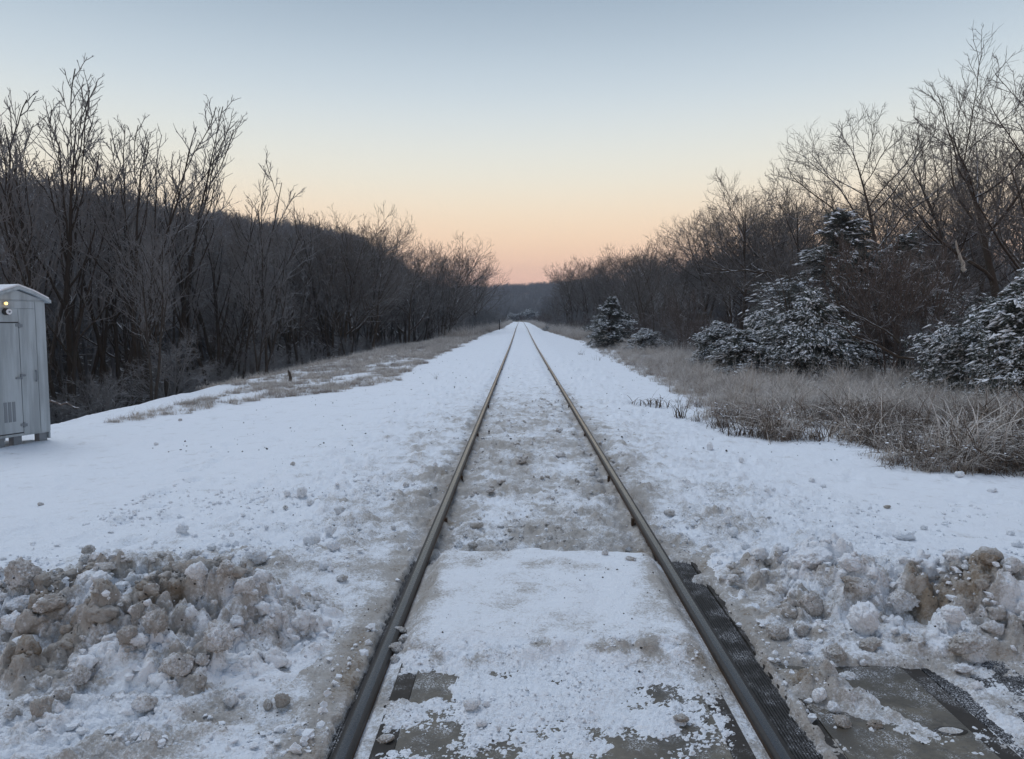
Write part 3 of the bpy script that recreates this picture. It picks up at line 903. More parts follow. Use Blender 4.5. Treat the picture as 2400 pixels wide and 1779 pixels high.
# loose crumbs nobody could count
def rubble(name, n, xr, yr, fn, label, smin=0.010, smax=0.038):
    v0, f0 = ico(3)
    protos = []
    for k in range(6):
        r_ = 1 + 0.55 * fbm(v0[:, 0] * 1.2 + k * 9, v0[:, 1] * 1.2, v0[:, 2] * 1.2, 2) + 0.45 * np.abs(fbm(v0[:, 0] * 2.6 + k * 5, v0[:, 1] * 2.6, v0[:, 2] * 2.6, 3, 0.7))
        protos.append(v0 * r_[:, None])
    x = RNG.uniform(*xr, n * 3); y = RNG.uniform(*yr, n * 3)
    b, d = fn(x, y)
    k = (b > 0.02) & (fbm(x * 3, y * 3, 300.0, 2) > -0.25)
    x, y, d = x[k][:n], y[k][:n], d[k][:n]
    s = smin + (smax - smin) * RNG.random(len(x)) ** 2.2
    z = surf(x, y) - s * 0.15
    V, F, Dd = [], [], []
    for i in range(len(x)):
        m3 = np.array(Matrix.Rotation(rc.uniform(0, 6.28), 3, Vector((rc.gauss(0, 1), rc.gauss(0, 1), rc.gauss(0, 1))).normalized()))
        p = (protos[i % 6] @ m3.T) * s[i] * np.array([1, rc.uniform(0.55, 1.0), rc.uniform(0.5, 1.0)])
        V.append(p + np.array([x[i], y[i], z[i]])); F.append(f0 + i * len(v0)); Dd.append(np.full(len(v0), np.clip(d[i] + rc.uniform(-0.14, 0.12), 0, 1)))
    return tag(obj(name, mesh_from(name, np.concatenate(V), np.concatenate(F), 3, True, [M_bank], {'dirt': np.concatenate(Dd)})), label, kind='stuff')


rubble('snow_rubble', 420, (-3.4, -0.98), (2.6, 4.1), bank_l, 'small lumps of dirty snow heaped all over the left bank')
rubble('snow_rubble', 46, (-3.4, -1.0), (2.7, 3.9), bank_l, 'bigger broken lumps of dirty snow on the left bank', 0.03, 0.062)
rubble('snow_rubble', 44, (1.1, 3.6), (3.1, 4.4), bank_r, 'bigger broken lumps of pale snow on the right bank', 0.03, 0.058)
rubble('snow_rubble', 260, (0.98, 4.0), (3.0, 4.7), bank_r, 'small lumps of snow heaped all over the right bank')
def crumbs(name, pts, sizes, m, label, flat=0.8):
    v0, f0 = ICO1
    n = len(pts)
    rot = RNG.uniform(0, 6.28, n)
    jit = np.clip(1 + 0.36 * RNG.normal(size=(n, len(v0))), 0.35, 1.9)
    v = v0[None] * jit[:, :, None]
    v[:, :, 2] *= flat
    c, s = np.cos(rot)[:, None], np.sin(rot)[:, None]
    v = np.stack([v[:, :, 0] * c - v[:, :, 1] * s, v[:, :, 0] * s + v[:, :, 1] * c, v[:, :, 2]], -1) * sizes[:, None, None]
    v = v + pts[:, None, :]
    f = f0[None] + (np.arange(n) * len(v0))[:, None, None]
    me = mesh_from(name, v.reshape(-1, 3), f.reshape(-1, 3), 3, False, [m])
    return tag(obj(name, me), label, kind='stuff')


def scatter(n, xr, yr, smin, smax, pw=3.0, dens=None):
    x = RNG.uniform(*xr, n); y = yr[0] + (yr[1] - yr[0]) * RNG.random(n) ** 1.5
    if dens is not None:
        k = RNG.random(n) < dens(x, y); x, y = x[k], y[k]
    k = np.abs(np.abs(x) - 0.75) > 0.075
    x, y = x[k], y[k]
    s = smin + (smax - smin) * RNG.random(len(x)) ** pw
    z = surf(x, y)
    return np.stack([x, y, z + s * 0.25], 1), s


noiseD = lambda x, y: np.clip(0.35 + 1.0 * fbm(x * 1.6, y * 1.6, 120.0, 3), 0.03, 1)
p1, s1 = scatter(9000, (-3.6, -0.8), (2.4, 7.5), 0.003, 0.022, 4, noiseD)
p2, s2 = scatter(8000, (0.9, 4.2), (2.6, 7.0), 0.003, 0.022, 4, noiseD)
crumbs('snow_crumbs', np.concatenate([p1, p2]), np.concatenate([s1, s2]), M_white, 'loose crumbs of snow around the ploughed banks')
p3, s3 = scatter(5200, (-0.66, 0.64), (2.3, 3.25), 0.002, 0.008, 3, lambda x, y: np.clip(0.5 + 1.2 * fbm(x * 5, y * 5, 130.0, 2), 0.02, 1))
p3b, s3b = scatter(2600, (0.95, 3.0), (2.4, 3.2), 0.002, 0.008, 3, lambda x, y: np.clip(0.2 + 1.2 * fbm(x * 5, y * 5, 140.0, 2), 0.02, 1))
crumbs('granular_snow', np.concatenate([p3, p3b]), np.concatenate([s3, s3b]), M_fresh, 'granular icy snow scattered over the bare crossing')
p4, s4 = scatter(3200, (-1.0, 1.0), (4.7, 15), 0.004, 0.028, 3.5, noiseD)
crumbs('dirty_crumbs', p4, s4, M_tan, 'brownish crumbs of ice and ballast grit on the snow of the track')
p5, s5 = scatter(1600, (-3.0, 3.0), (2.5, 9), 0.0015, 0.006, 3)
p5b, s5b = scatter(500, (-5, 5), (9, 30), 0.006, 0.016, 3)
M_grit = plain('dark_grit', (0.04, 0.034, 0.03), 0.8, 0, 0.3)
crumbs('grit', np.concatenate([p5, p5b]), np.concatenate([s5, s5b]), M_grit, 'dark grit and cinders sprinkled on the snow')

# ------------------------------------------------------------------ equipment cabinet
def paint(name, c):
    m, n, l, p = mat(name)
    tc = N(n, 'ShaderNodeTexCoord').outputs['Object']
    mp = N(n, 'ShaderNodeMapping'); mp.inputs['Scale'].default_value = (9, 9, 0.7); l.new(tc, mp.inputs[0])
    st = noise(n, l, 1.0, 5, 0.6, vec=mp.outputs[0])
    fi = noise(n, l, 3.0, 5, 0.7, vec=tc)
    cc = mix(n, l, mr(n, l, st, 0.40, 0.62, 0, 0.85), c, tuple(v * 0.66 for v in c))
    cc = mix(n, l, mr(n, l, fi, 0.45, 0.75, 0, 0.35), cc, tuple(v * 0.8 for v in c))
    l.new(cc, p.inputs['Base Color']); p.inputs['Roughness'].default_value = 0.5; p.inputs['Metallic'].default_value = 0.15
    return m


M_cab = paint('weathered_grey_paint', (0.40, 0.46, 0.50))
M_cabd = plain('dark_gap', (0.04, 0.045, 0.05), 0.8)
M_vent = plain('vent_grey', (0.20, 0.23, 0.26), 0.6, 0.2)
cab = bpy.data.objects.new('equipment_cabinet', None); COL.objects.link(cab)
ux, uy = 0.36, 0.93
Cc = Vector((-6.535, 10.0, 0)) - Vector((ux, uy, 0)).normalized() * 0.37
cab.location = (Cc.x, Cc.y, -0.17)
cab.rotation_euler = (0, 0, math.atan2(uy, ux))
tag(cab, 'weathered grey metal equipment cabinet with pitched snowy roof at the left edge', 'equipment cabinet')
Zf = 0.125
boxes('body', [(-0.37, 0.37, 0.0, 1.05, Zf, 1.90)], M_cab, cab, 0.006)
# gable infill
V = [(-0.37, 0.0, 1.90), (0.37, 0.0, 1.90), (0, 0.0, 2.025), (-0.37, 1.05, 1.90), (0.37, 1.05, 1.90), (0, 1.05, 2.025)]
me = bpy.data.meshes.new('gable'); me.from_pydata(V, [], [(0, 1, 2), (3, 5, 4), (0, 2, 5, 3), (1, 4, 5, 2)]); me.materials.append(M_cab)
obj('gable', me, cab)
# roof: folded sheet with overhang
def roofsheet(th0, th1, ov, sh, m, name, eave):
    pts = [(-0.37 - ov, 1.865 - eave), (-0.22, 1.945), (0, 2.055), (0.22, 1.985), (0.37 + ov, 1.885 - eave)]
    pts = [(-0.37 - ov, 1.895 - eave), (-0.20, 1.972), (0, 2.038), (0.20, 1.972), (0.37 + ov, 1.895 - eave)]
    V, F = [], []
    for yy in (-0.06 - sh, 1.11 + sh):
        for (a, b) in pts: V.append((a, yy, b + th0))
        for (a, b) in pts: V.append((a, yy, b + th1))
    n_ = len(pts); s_ = 2 * n_
    for k in range(n_ - 1):
        F += [(k, s_ + k, s_ + k + 1, k + 1), (n_ + k, n_ + k + 1, s_ + n_ + k + 1, s_ + n_ + k), (k, k + 1, n_ + k + 1, n_ + k), (s_ + k, s_ + n_ + k, s_ + n_ + k + 1, s_ + k + 1)]
    F += [(0, n_, s_ + n_, s_), (n_ - 1, s_ + n_ - 1, s_ + 2 * n_ - 1, 2 * n_ - 1)]
    me = bpy.data.meshes.new(name); me.from_pydata(V, [], F); me.materials.append(m)
    return obj(name, me, cab)


rf = roofsheet(0.0, 0.040, 0.055, 0.0, M_cab, 'roof', 0.03)
sn = roofsheet(0.042, 0.066, 0.035, -0.012, M_fresh, 'roof_snow', 0.02)
boxes('header_panel', [(-0.36, 0.22, -0.012, 0.0, 1.79, 1.885)], M_cab, cab, 0.004)
d1 = boxes('door', [(-0.345, -0.012, -0.016, 0.0, Zf + 0.05, 1.60)], M_cab, cab, 0.004)
boxes('door_gap', [(-0.355, -0.002, -0.004, 0.0, Zf + 0.035, 1.615)], M_cabd, cab)
boxes('side_panel', [(-0.000, 0.225, -0.007, 0.0, Zf + 0.02, 1.785)], M_cab, cab, 0.003)
boxes('corner_panel', [(0.232, 0.368, -0.007, 0.0, Zf + 0.02, 1.885)], M_cab, cab, 0.003)
for k in range(3):
    x0 = -0.215 + k * 0.055 - 0.04
    lv = boxes('louvre', [(x0, x0 + 0.036, -0.021, -0.016, Zf + 0.20, Zf + 0.46)], M_vent, d1)
for zc in (1.555, Zf + 0.13):
    boxes('hinge', [(-0.05, -0.014, -0.026, -0.014, zc, zc + 0.035), (0.004, 0.045, -0.018, -0.007, zc - 0.01, zc + 0.03), (-0.016, 0.006, -0.030, -0.006, zc - 0.02, zc + 0.05)], M_vent, cab, 0.002)
boxes('latch', [(-0.085, -0.016, -0.030, -0.016, 0.875, 0.90), (-0.014, 0.05, -0.024, -0.007, 0.905, 0.93), (-0.02, 0.0, -0.034, -0.006, 0.87, 0.94)], M_vent, cab, 0.003)
hv, hf = tubes([(np.array([(0.20, -0.007, 0.83), (0.185, -0.04, 0.84), (0.18, -0.045, 0.90), (0.185, -0.04, 0.96), (0.20, -0.007, 0.97)]), np.full(5, 0.009))], 6)
obj('handle', mesh_from('handle', hv, hf, 4, True, [M_vent]), cab)
# lamp and sensor
m, n, l, p = mat('lamp_glow'); p.inputs['Emission Color'].default_value = (1.0, 0.58, 0.16, 1); p.inputs['Emission Strength'].default_value = 2.2
p.inputs['Base Color'].default_value = (0.9, 0.7, 0.4, 1)
v, f = ICO2
lm = bpy.data.objects.new('lamp', mesh_from('lamp', v * np.array([0.018, 0.022, 0.019]) + np.array([-0.175, -0.045, 1.862 - 0.012]), f, 3, True, [m])); COL.objects.link(lm); lm.parent = cab
boxes('lamp_base', [(-0.205, -0.145, -0.022, -0.012, 1.835, 1.870)], M_vent, lm, 0.003)
M_black = plain('black_plastic', (0.015, 0.015, 0.017), 0.4)


def disc(name, x, z, y0, y1, r, m_, parent, n_=24):
    V = [(x + r * math.cos(a), y0, z + r * math.sin(a)) for a in [2 * math.pi * k / n_ for k in range(n_)]]
    V += [(x + r * math.cos(a), y1, z + r * math.sin(a)) for a in [2 * math.pi * k / n_ for k in range(n_)]]
    F = [(k, (k + 1) % n_, n_ + (k + 1) % n_, n_ + k) for k in range(n_)] + [tuple(range(n_))[::-1], tuple(range(n_, 2 * n_))]
    me = bpy.data.meshes.new(name); me.from_pydata(V, [], F); me.materials.append(m_)
    return obj(name, me, parent)


sens = disc('sensor', -0.165, 1.745, -0.05, 0.0, 0.042, M_black, cab)
disc('sensor_face', -0.150, 1.745, -0.062, -0.05, 0.036, M_white, sens)
disc('sensor_hub', -0.150, 1.745, -0.070, -0.062, 0.012, M_vent, sens)
for (x0, y0) in ((0.23, 0.03), (-0.12, 0.03), (-0.35, 0.03), (0.26, 0.92), (-0.35, 0.92)):
    boxes('foot', [(x0, x0 + 0.11, y0, y0 + 0.10, -0.10, Zf)], M_vent, cab, 0.004)
boxes('lifting_lug', [(0.345, 0.365, -0.004, 0.05, Zf - 0.085, Zf)], M_cab, cab, 0.003)

# ------------------------------------------------------------------ trees
def rot_about(v, axis, a):
    return Matrix.Rotation(a, 3, axis) @ v


def grow(rg, start, d, L, r0, r1, n, wander, up):
    pts = [start.copy()]; d = d.normalized()
    for i in range(n):
        d = (d + Vector((rg.gauss(0, wander), rg.gauss(0, wander), rg.gauss(0, wander) + up))).normalized()
        pts.append(pts[-1] + d * (L / n))
    rad = [r0 + (r1 - r0) * (i / n) for i in range(n + 1)]
    return pts, rad


def along(pts, t):
    f = t * (len(pts) - 1); i = min(int(f), len(pts) - 2); w = f - i
    return pts[i].lerp(pts[i + 1], w), (pts[i + 1] - pts[i]).normalized()


def bare_tree(seed, H=10.0, stems=1, spread=0.5, n1=14, n2=8, n3=6, n4=4, up=0.06, twig=0.0045, base=0.2, trunk_r=0.13, lean=0.05, ang=(0.5, 1.0), lratio=0.42):
    rg = random.Random(seed)
    lv = {0: [], 1: [], 2: [], 3: [], 4: []}
    for s in range(stems):
        a = rg.uniform(0, 6.28)
        d = Vector((math.cos(a) * (lean + (0.18 if stems > 1 else 0)), math.sin(a) * (lean + (0.18 if stems > 1 else 0)), 1))
        L0 = H * rg.uniform(0.8, 1.0) if stems > 1 else H
        pts, rad = grow(rg, Vector((0.1 * math.cos(a), 0.1 * math.sin(a), -0.1)) * (1 if stems > 1 else 0), d, L0, trunk_r / math.sqrt(stems), 0.012, 12, 0.06, 0.04)
        lv[0].append((pts, rad))
        for i in range(n1 // stems if stems > 1 else n1):
            t = base + (0.97 - base) * ((i + rg.random()) / (n1 // stems if stems > 1 else n1))
            p, dd = along(pts, t)
            rr = np.interp(t, [0, 1], [rad[0], rad[-1]])
            az = rg.uniform(0, 6.28)
            side = Vector((math.cos(az), math.sin(az), 0))
            th = rg.uniform(*ang)
            d1 = (dd * math.cos(th) + side * math.sin(th)).normalized()
            L1 = H * lratio * (1.15 - 0.75 * t) * rg.uniform(0.7, 1.25) * (0.6 + spread)
            p1, r1 = grow(rg, p, d1, L1, max(0.012, rr * 0.62), twig * 1.6, 8, 0.10, up)
            lv[1].append((p1, r1))
            k2 = max(2, int(n2 * (0.5 + L1 / (H * lratio))))
            for j in range(k2):
                t2 = 0.18 + 0.80 * ((j + rg.random()) / k2)
                q, d2 = along(p1, t2)
                rr2 = np.interp(t2, [0, 1], [r1[0], r1[-1]])
                ax = Vector((rg.gauss(0, 1), rg.gauss(0, 1), rg.gauss(0, 1))).normalized()
                d2b = (d2 + ax.cross(d2).normalized() * rg.uniform(0.5, 1.1)).normalized()
                L2 = L1 * 0.48 * (1.2 - 0.6 * t2) * rg.uniform(0.6, 1.2)
                p2, r2 = grow(rg, q, d2b, L2, max(twig * 1.6, rr2 * 0.5), twig * 1.0, 6, 0.10, up * 1.1)
                lv[2].append((p2, r2))
                for k in range(n3):
                    t3 = 0.15 + 0.85 * ((k + rg.random()) / n3)
                    q3, d3 = along(p2, min(t3, 1))
                    ax = Vector((rg.gauss(0, 1), rg.gauss(0, 1), rg.gauss(0, 1))).normalized()
                    d3b = (d3 + ax.cross(d3).normalized() * rg.uniform(0.5, 1.1)).normalized()
                    L3 = max(0.18, L2 * 0.50 * (1.2 - 0.5 * t3) * rg.uniform(0.6, 1.2))
                    p3, r3 = grow(rg, q3, d3b, L3, twig * 1.1, twig * 0.7, 4, 0.10, up * 1.1)
                    lv[3].append((p3, r3))
                    for m_ in range(n4):
                        t4 = 0.2 + 0.8 * ((m_ + rg.random()) / n4)
                        q4, d4 = along(p3, min(t4, 1))
                        ax = Vector((rg.gauss(0, 1), rg.gauss(0, 1), rg.gauss(0, 1))).normalized()
                        d4b = (d4 + ax.cross(d4).normalized() * rg.uniform(0.5, 1.0)).normalized()
                        p4_, r4 = grow(rg, q4, d4b, max(0.10, L3 * 0.55 * rg.uniform(0.5, 1.2)), twig * 0.9, twig * 0.6, 2, 0.12, up)
                        lv[4].append((p4_, r4))
    g = lambda L: [(np.array([tuple(p) for p in a]), np.array(b)) for a, b in L]
    trunk = join([tubes(g(lv[0]), 7), tubes(g(lv[1]), 5)])
    cr = [tubes(g(lv[2]), 4), tubes(g(lv[3]), 3)]
    if n4: cr.append(tubes(g(lv[4]), 3))
    return trunk, join(cr)


def make_proto(style, seed, mats, **kw):
    t, c = bare_tree(seed, **kw)
    tm = mesh_from('trunk', t[0], t[1], 4, True, [mats[0]])
    cm = mesh_from('crown', c[0], c[1], 4, False, [mats[1]])
    top = max(float(t[0][:, 2].max()), float(c[0][:, 2].max()))
    return tm, cm, top


PL = [make_proto('l', 10 + k, (M_barkL, M_twigL), H=10, stems=(1, 2, 2, 1)[k], spread=0.42, n1=(11, 12, 13, 11)[k], n2=6, n3=4, n4=1, up=0.09, twig=0.0088, base=0.34, trunk_r=0.13, ang=(0.28, 0.62), lratio=0.42, lean=0.10) for k in range(4)]
PR = [make_proto('r', 30 + k, (M_barkR, M_twigR), H=10, stems=(1, 1, 2, 1)[k], spread=(0.75, 0.6, 0.6, 0.8)[k], n1=(14, 15, 14, 13)[k], n2=7, n3=5, n4=3, up=0.04, twig=0.0072, base=0.28, trunk_r=(0.16, 0.15, 0.17, 0.21)[k], ang=(0.6, 1.05), lratio=0.5, lean=0.05) for k in range(4)]
PS = [make_proto('s', 50 + k, (M_twigL if k < 2 else M_shrub, M_twigL if k < 2 else M_shrub), H=3.0, stems=(6, 8, 7, 9)[k], spread=0.6, n1=(30, 32, 35, 36)[k], n2=6, n3=4, n4=1, up=(0.02, 0.0, 0.06, 0.08)[k], twig=0.0045, base=0.12, trunk_r=0.05, ang=(0.4, 1.1), lratio=0.5) for k in range(4)]


def tree(name, proto, x, y, height, label, cat, group=None, rz=None, sx=None, z=None, tilt=(0, 0)):
    tm, cm, top = proto
    r = bpy.data.objects.new(name, None); COL.objects.link(r)
    s = height / top
    if z is None:
        z = float(ground(np.array([x]), np.array([y]), False)[0][0])
    r.location = (x, y, z - 0.05)
    r.scale = (s * (sx or 1), s * (sx or 1), s)
    r.rotation_euler = (tilt[0], tilt[1], rc.uniform(0, 6.28) if rz is None else rz)
    tag(r, label, cat, group)
    for nm, me in (('trunk', tm), ('crown', cm)):
        o = bpy.data.objects.new(nm, me); COL.objects.link(o); o.parent = r
    return r


def envelope(px, L):
    return float(np.interp(px, [a for a, _ in L], [b for _, b in L]))


D = 2400 / 2229.0
SKYL = [(-400, 190), (0, 185), (60, 260), (150, 225), (220, 215), (270, 250), (330, 335), (420, 290), (480, 350), (545, 400), (590, 480), (640, 520), (720, 530), (770, 500), (900, 540),
        (960, 580), (1020, 560), (1090, 555), (1130, 590), (1160, 625), (1175, 690), (1190, 725)]
SKYR = [(1262, 745), (1290, 720), (1310, 690), (1325, 640), (1345, 605), (1400, 590), (1455, 580), (1500, 560), (1540, 545), (1580, 580), (1615, 490), (1680, 440), (1766, 415),
        (1830, 400), (1885, 400), (1925, 470), (1945, 420), (1990, 320), (2040, 300), (2090, 270), (2153, 260), (2210, 230), (2260, 170), (2400, 110), (2800, 100)]


def topz(px, y, L):
    return CAM_H + (750 - envelope(px, L)) / FPX * y


def px_of(x, y):
    return 1220 + FPX * (x - CAM_X) / y


gz = lambda x, y: float(ground(np.array([x]), np.array([y]), False)[0][0])
# heroes: (px of trunk, y distance, top py, proto, label, side)
HERO = [
 ('L', 15, 21, 175, 1, 'tall dark multi-stemmed bare tree at the far left edge behind the cabinet'),
 ('L', 85, 24, 235, 3, 'dark bare tree second from the left edge, its shoots close together'),
 ('L', 155, 23, 212, 0, 'slim bare tree with knobbly upright shoots right of the tree above the cabinet'),
 ('L', 225, 25, 205, 2, 'tallest bare tree on the left with a dense knot of upright shoots at its top'),
 ('L', 285, 28, 300, 1, 'thin bare tree just right of the tallest one on the left'),
 ('L', 340, 27, 290, 3, 'bare tree leaning right over the snowy edge, top forked against pale sky'),
 ('L', 410, 29, 272, 0, 'bare tree with a single crooked top shoot, left of where the skyline drops'),
 ('L', 470, 32, 340, 1, 'bare tree with long right-leaning limbs where the left skyline starts to drop'),
 ('L', 530, 34, 385, 2, 'last tall bare tree before the left skyline falls to the hillside'),
 ('L', -60, 20, 190, 2, 'tall bare tree just cut by the left picture edge'),
 ('R', 800, 46, 468, 0, 'broad vase shaped bare tree standing above the left woods alone'),
 ('R', 955, 70, 575, 1, 'grey bare tree between the vase shaped one and the round-topped one'),
 ('R', 1050, 84, 548, 0, 'round-topped bare tree near the far end of the left woods'),
 ('R', 1118, 100, 588, 1, 'last bare tree of the left woods leaning towards the track'),
 ('R', 2085, 33, 205, 0, 'tall open crowned bare tree with spreading limbs right of the tall cedar'),
 ('R', 2330, 29, 92, 3, 'largest dark bare tree at the right edge reaching highest into the sky'),
 ('R', 2225, 36, 240, 1, 'thinner bare tree between the open crowned one and the largest one'),
 ('R', 2460, 27, 130, 1, 'tall bare tree cut by the right picture edge'),
 ('R', 1735, 50, 410, 0, 'bare tree with round fine crown, left one of the pair on the right'),
 ('R', 1800, 52, 440, 3, 'bare tree filling the gap between the pair on the right'),
 ('R', 1865, 44, 388, 1, 'upright bare tree, right one of the pair left of the tall cedar'),
 ('R', 1548, 70, 545, 2, 'narrow upright bare tree poking above the right woods'),
 ('R', 1645, 55, 490, 3, 'low wide bare tree reaching left in front of the pair'),
 ('R', 1480, 80, 570, 0, 'small bare tree left of the narrow upright one'),
 ('R', 1410, 100, 590, 1, 'small bare tree among the far end of the right woods'),
 ('R', 1348, 115, 600, 0, 'pale bare tree at the far end of the right woods, nearest the track'),
]
FILL_L = [(-700, 480), (0, 470), (300, 470), (540, 480), (640, 505), (760, 515), (900, 548), (1000, 580), (1090, 600), (1140, 640), (1165, 690), (1190, 725)]
FILL_R = [(1262, 745), (1285, 700), (1310, 650), (1345, 618), (1420, 605), (1500, 590), (1620, 590), (1760, 575), (1900, 575), (1960, 550), (2100, 530), (2250, 480), (2400, 420), (3000, 400)]
for sd, px, y, tp, k, lab in HERO:
    x = CAM_X + (px - 1220) / FPX * y
    z0 = gz(x, y)
    h = (CAM_H + (750 - tp) / FPX * y - z0) * (1.01 if sd == 'L' and px < 600 else 1.0)
    tree('bare_tree', (PL if sd == 'L' else PR)[k], x, y, h, lab, 'tree', 'bare trees of the woods', z=z0, tilt=(0, 0.10 if sd == 'L' else 0))

rt = random.Random(21)
# trees rising between the tall ones
for i in range(28):
    lf = i % 4 == 0
    px = rt.uniform(-60, 560) if lf else rt.uniform(1300, 1880)
    y = rt.uniform(19, 34) if lf else np.interp(px, [1300, 1500, 1880], [115, 75, 50]) * rt.uniform(0.9, 1.2)
    x = CAM_X + (px - 1220) / FPX * y
    z0 = gz(x, y)
    f_ = rt.uniform(0.25, 0.85)
    tp = envelope(px, SKYL if lf else SKYR) * f_ + envelope(px, FILL_L if lf else FILL_R) * (1 - f_)
    tree('bare_tree', (PL if lf else PR)[rt.randrange(4)], x, y, CAM_H + (750 - tp) / FPX * y - z0, 'bare tree crowded between the tallest ones of the %s woods' % ('left' if lf else 'right'), 'tree', 'crowded taller trees of the %s woods' % ('left' if lf else 'right'), z=z0)
for i in range(26):
    px = rt.uniform(600, 1150)
    y = np.interp(px, [600, 800, 1000, 1150], [36, 48, 72, 105]) * rt.uniform(0.9, 1.25)
    x = CAM_X + (px - 1220) / FPX * y
    z0 = gz(x, y)
    tp = envelope(px, FILL_L) - rt.uniform(-15, 28)
    tree('bare_tree', (PL[0], PR[0], PR[1], PR[2])[i % 4], x, y, CAM_H + (750 - tp) / FPX * y - z0, 'bare tree standing along the front of the left woods towards the bend', 'tree', 'front row of the left woods', z=z0)
for i in range(20):
    far = i % 2 == 0
    px = rt.uniform(1500, 1900) if far else rt.uniform(1950, 2480)
    y = (rt.uniform(50, 64) if far else rt.uniform(37, 48))
    x = CAM_X + (px - 1220) / FPX * y
    z0 = gz(x, y)
    f_ = rt.uniform(0.45, 0.95) if far else rt.uniform(0.25, 0.7)
    tp = envelope(px, SKYR) * f_ + envelope(px, FILL_R) * (1 - f_)
    tree('bare_tree', PR[i % 4], x, y, CAM_H + (750 - tp) / FPX * y - z0, 'bare tree in the second row of the right woods showing between nearer ones', 'tree', 'second row of the right woods', z=z0)
# left woods
n = 0
while n < 95:
    y = 10 + 120 * rt.random() ** 1.5
    x = -9.3 - 15 * rt.random() ** 1.3
    px = px_of(x, y)
    if px < -700: continue
    z0 = gz(x, y)
    h = (topz(px, y, FILL_L) - z0) * rt.uniform(0.6, 1.05)
    h = max(3.5, min(h, 12.5))
    if z0 + h > topz(px, y, FILL_L) + 0.8: continue
    tree('bare_tree', rt.choice(PL + PR[:3]) if y > 35 else rt.choice(PL), x, y, h, 'bare frosted tree in the thick dark woods left of the track', 'tree', 'trees of the left woods', z=z0, tilt=(rt.uniform(-0.08, 0.08), rt.uniform(-0.02, 0.14)))
    n += 1
# right woods
n = 0
while n < 70:
    y = 14 + 130 * rt.random() ** 1.4
    x = 9.0 + 26 * rt.random() ** 1.2 - 1.5 * min(y / 100, 1)
    px = px_of(x, y)
    if px > 2900 or y < 22 and px < 2300: continue
    z0 = gz(x, y)
    h = (topz(px, y, FILL_R) - z0) * rt.uniform(0.55, 1.1)
    h = max(3.0, min(h, 12.5))
    if z0 + h > topz(px, y, FILL_R) + 1.0: continue
    tree('bare_tree', rt.choice(PR), x, y, h, 'bare brownish tree in the woods right of the track', 'tree', 'trees of the right woods', z=z0, tilt=(rt.uniform(-0.06, 0.06), rt.uniform(-0.06, 0.06)))
    n += 1
# distant rows along the line
for i in range(56):
    y = 80 + 243 * (i / 56) + rt.uniform(-3, 3)
    side = -1 if i % 2 else 1
    x = float(CX(y)) + side * rt.uniform(5.2, 12)
    h = rt.uniform(4.0, 7.5)
    px = px_of(x, y)
    h = min(h, (topz(px, y, FILL_L if side < 0 else FILL_R) - gz(x, y)) * 1.05)
    if h < 1.5: continue
    tree('bare_tree', rt.choice(PR + PL), x, y, h, 'small far off bare tree lining the distant track', 'tree', 'far trees lining the track')
# undergrowth
SHX = 1
def shrubs(count, fx, fy, hr, protos, lab, grp):
    for i in range(count):
        y = fy(); x = fx(y)
        tree('bare_shrub', rt.choice(protos), x, y, rt.uniform(*hr), lab, 'shrub', grp, tilt=(rt.uniform(-0.15, 0.15), rt.uniform(-0.15, 0.15)))


shrubs(90, lambda y: -9.6 - 6 * rt.random() + (0.8 if y > 40 else 0), lambda: 11 + 95 * rt.random() ** 1.3, (1.2, 2.8), PS[:2], 'tangled frosty thicket along the edge of the left woods', 'thickets of the left woods')
shrubs(50, lambda y: -5.2 - 9 * rt.random(), lambda: rt.uniform(68, 150), (2.2, 4.5), PS[:2], 'distant grey thicket filling the end of the left woods', 'distant thickets of the left woods')
shrubs(76, lambda y: 8.6 + 9 * rt.random() ** 1.4 - 2.0 * min(y / 90, 1) + (2.5 if y < 24 else 0), lambda: 17 + 90 * rt.random() ** 1.3, (1.2, 2.9), PS, 'brown leafless thicket along the edge of the right woods', 'thickets of the right woods')
shrubs(70, lambda y: float(CX(y)) + rt.choice((-1, 1)) * rt.uniform(3.9, 7.5), lambda: rt.uniform(85, 315), (1.6, 3.2), PS, 'far off thicket beside the distant track', 'far thickets beside the track')

for px, y, h, lab in ((2010, 25, 5.2, 'reddish brown multi-stemmed young tree in front of the tall cedar'), (2085, 22, 4.6, 'reddish brown young tree with many straight stems right of the bushy cedar'),
                      (2150, 24, 5.0, 'brown many stemmed young tree left of the cedars at the right edge'), (1600, 38, 3.8, 'brown many stemmed bush between the dusted cedar and the cedar trio'), (1560, 44, 3.6, 'brown many stemmed bush right behind the dusted cedar')):
    x = CAM_X + (px - 1220) / FPX * y
    tree('young_tree', PS[3] if px != 2085 else PS[2], x, y, h, lab, 'young tree', sx=0.75)

# ------------------------------------------------------------------ cedars
M_leaf, n, l, p = mat('cedar_green')
pos = N(n, 'ShaderNodeNewGeometry').outputs['Position']
cc = mix(n, l, noise(n, l, 5, 4, 0.6, vec=pos), (0.030, 0.040, 0.026), (0.055, 0.065, 0.042))
cc = mix(n, l, mr(n, l, noise(n, l, 16, 4, 0.7, vec=pos), 0.46, 0.62, 0, 0.38), cc, (0.50, 0.52, 0.55))
l.new(cc, p.inputs['Base Color']); p.inputs['Roughness'].default_value = 0.85


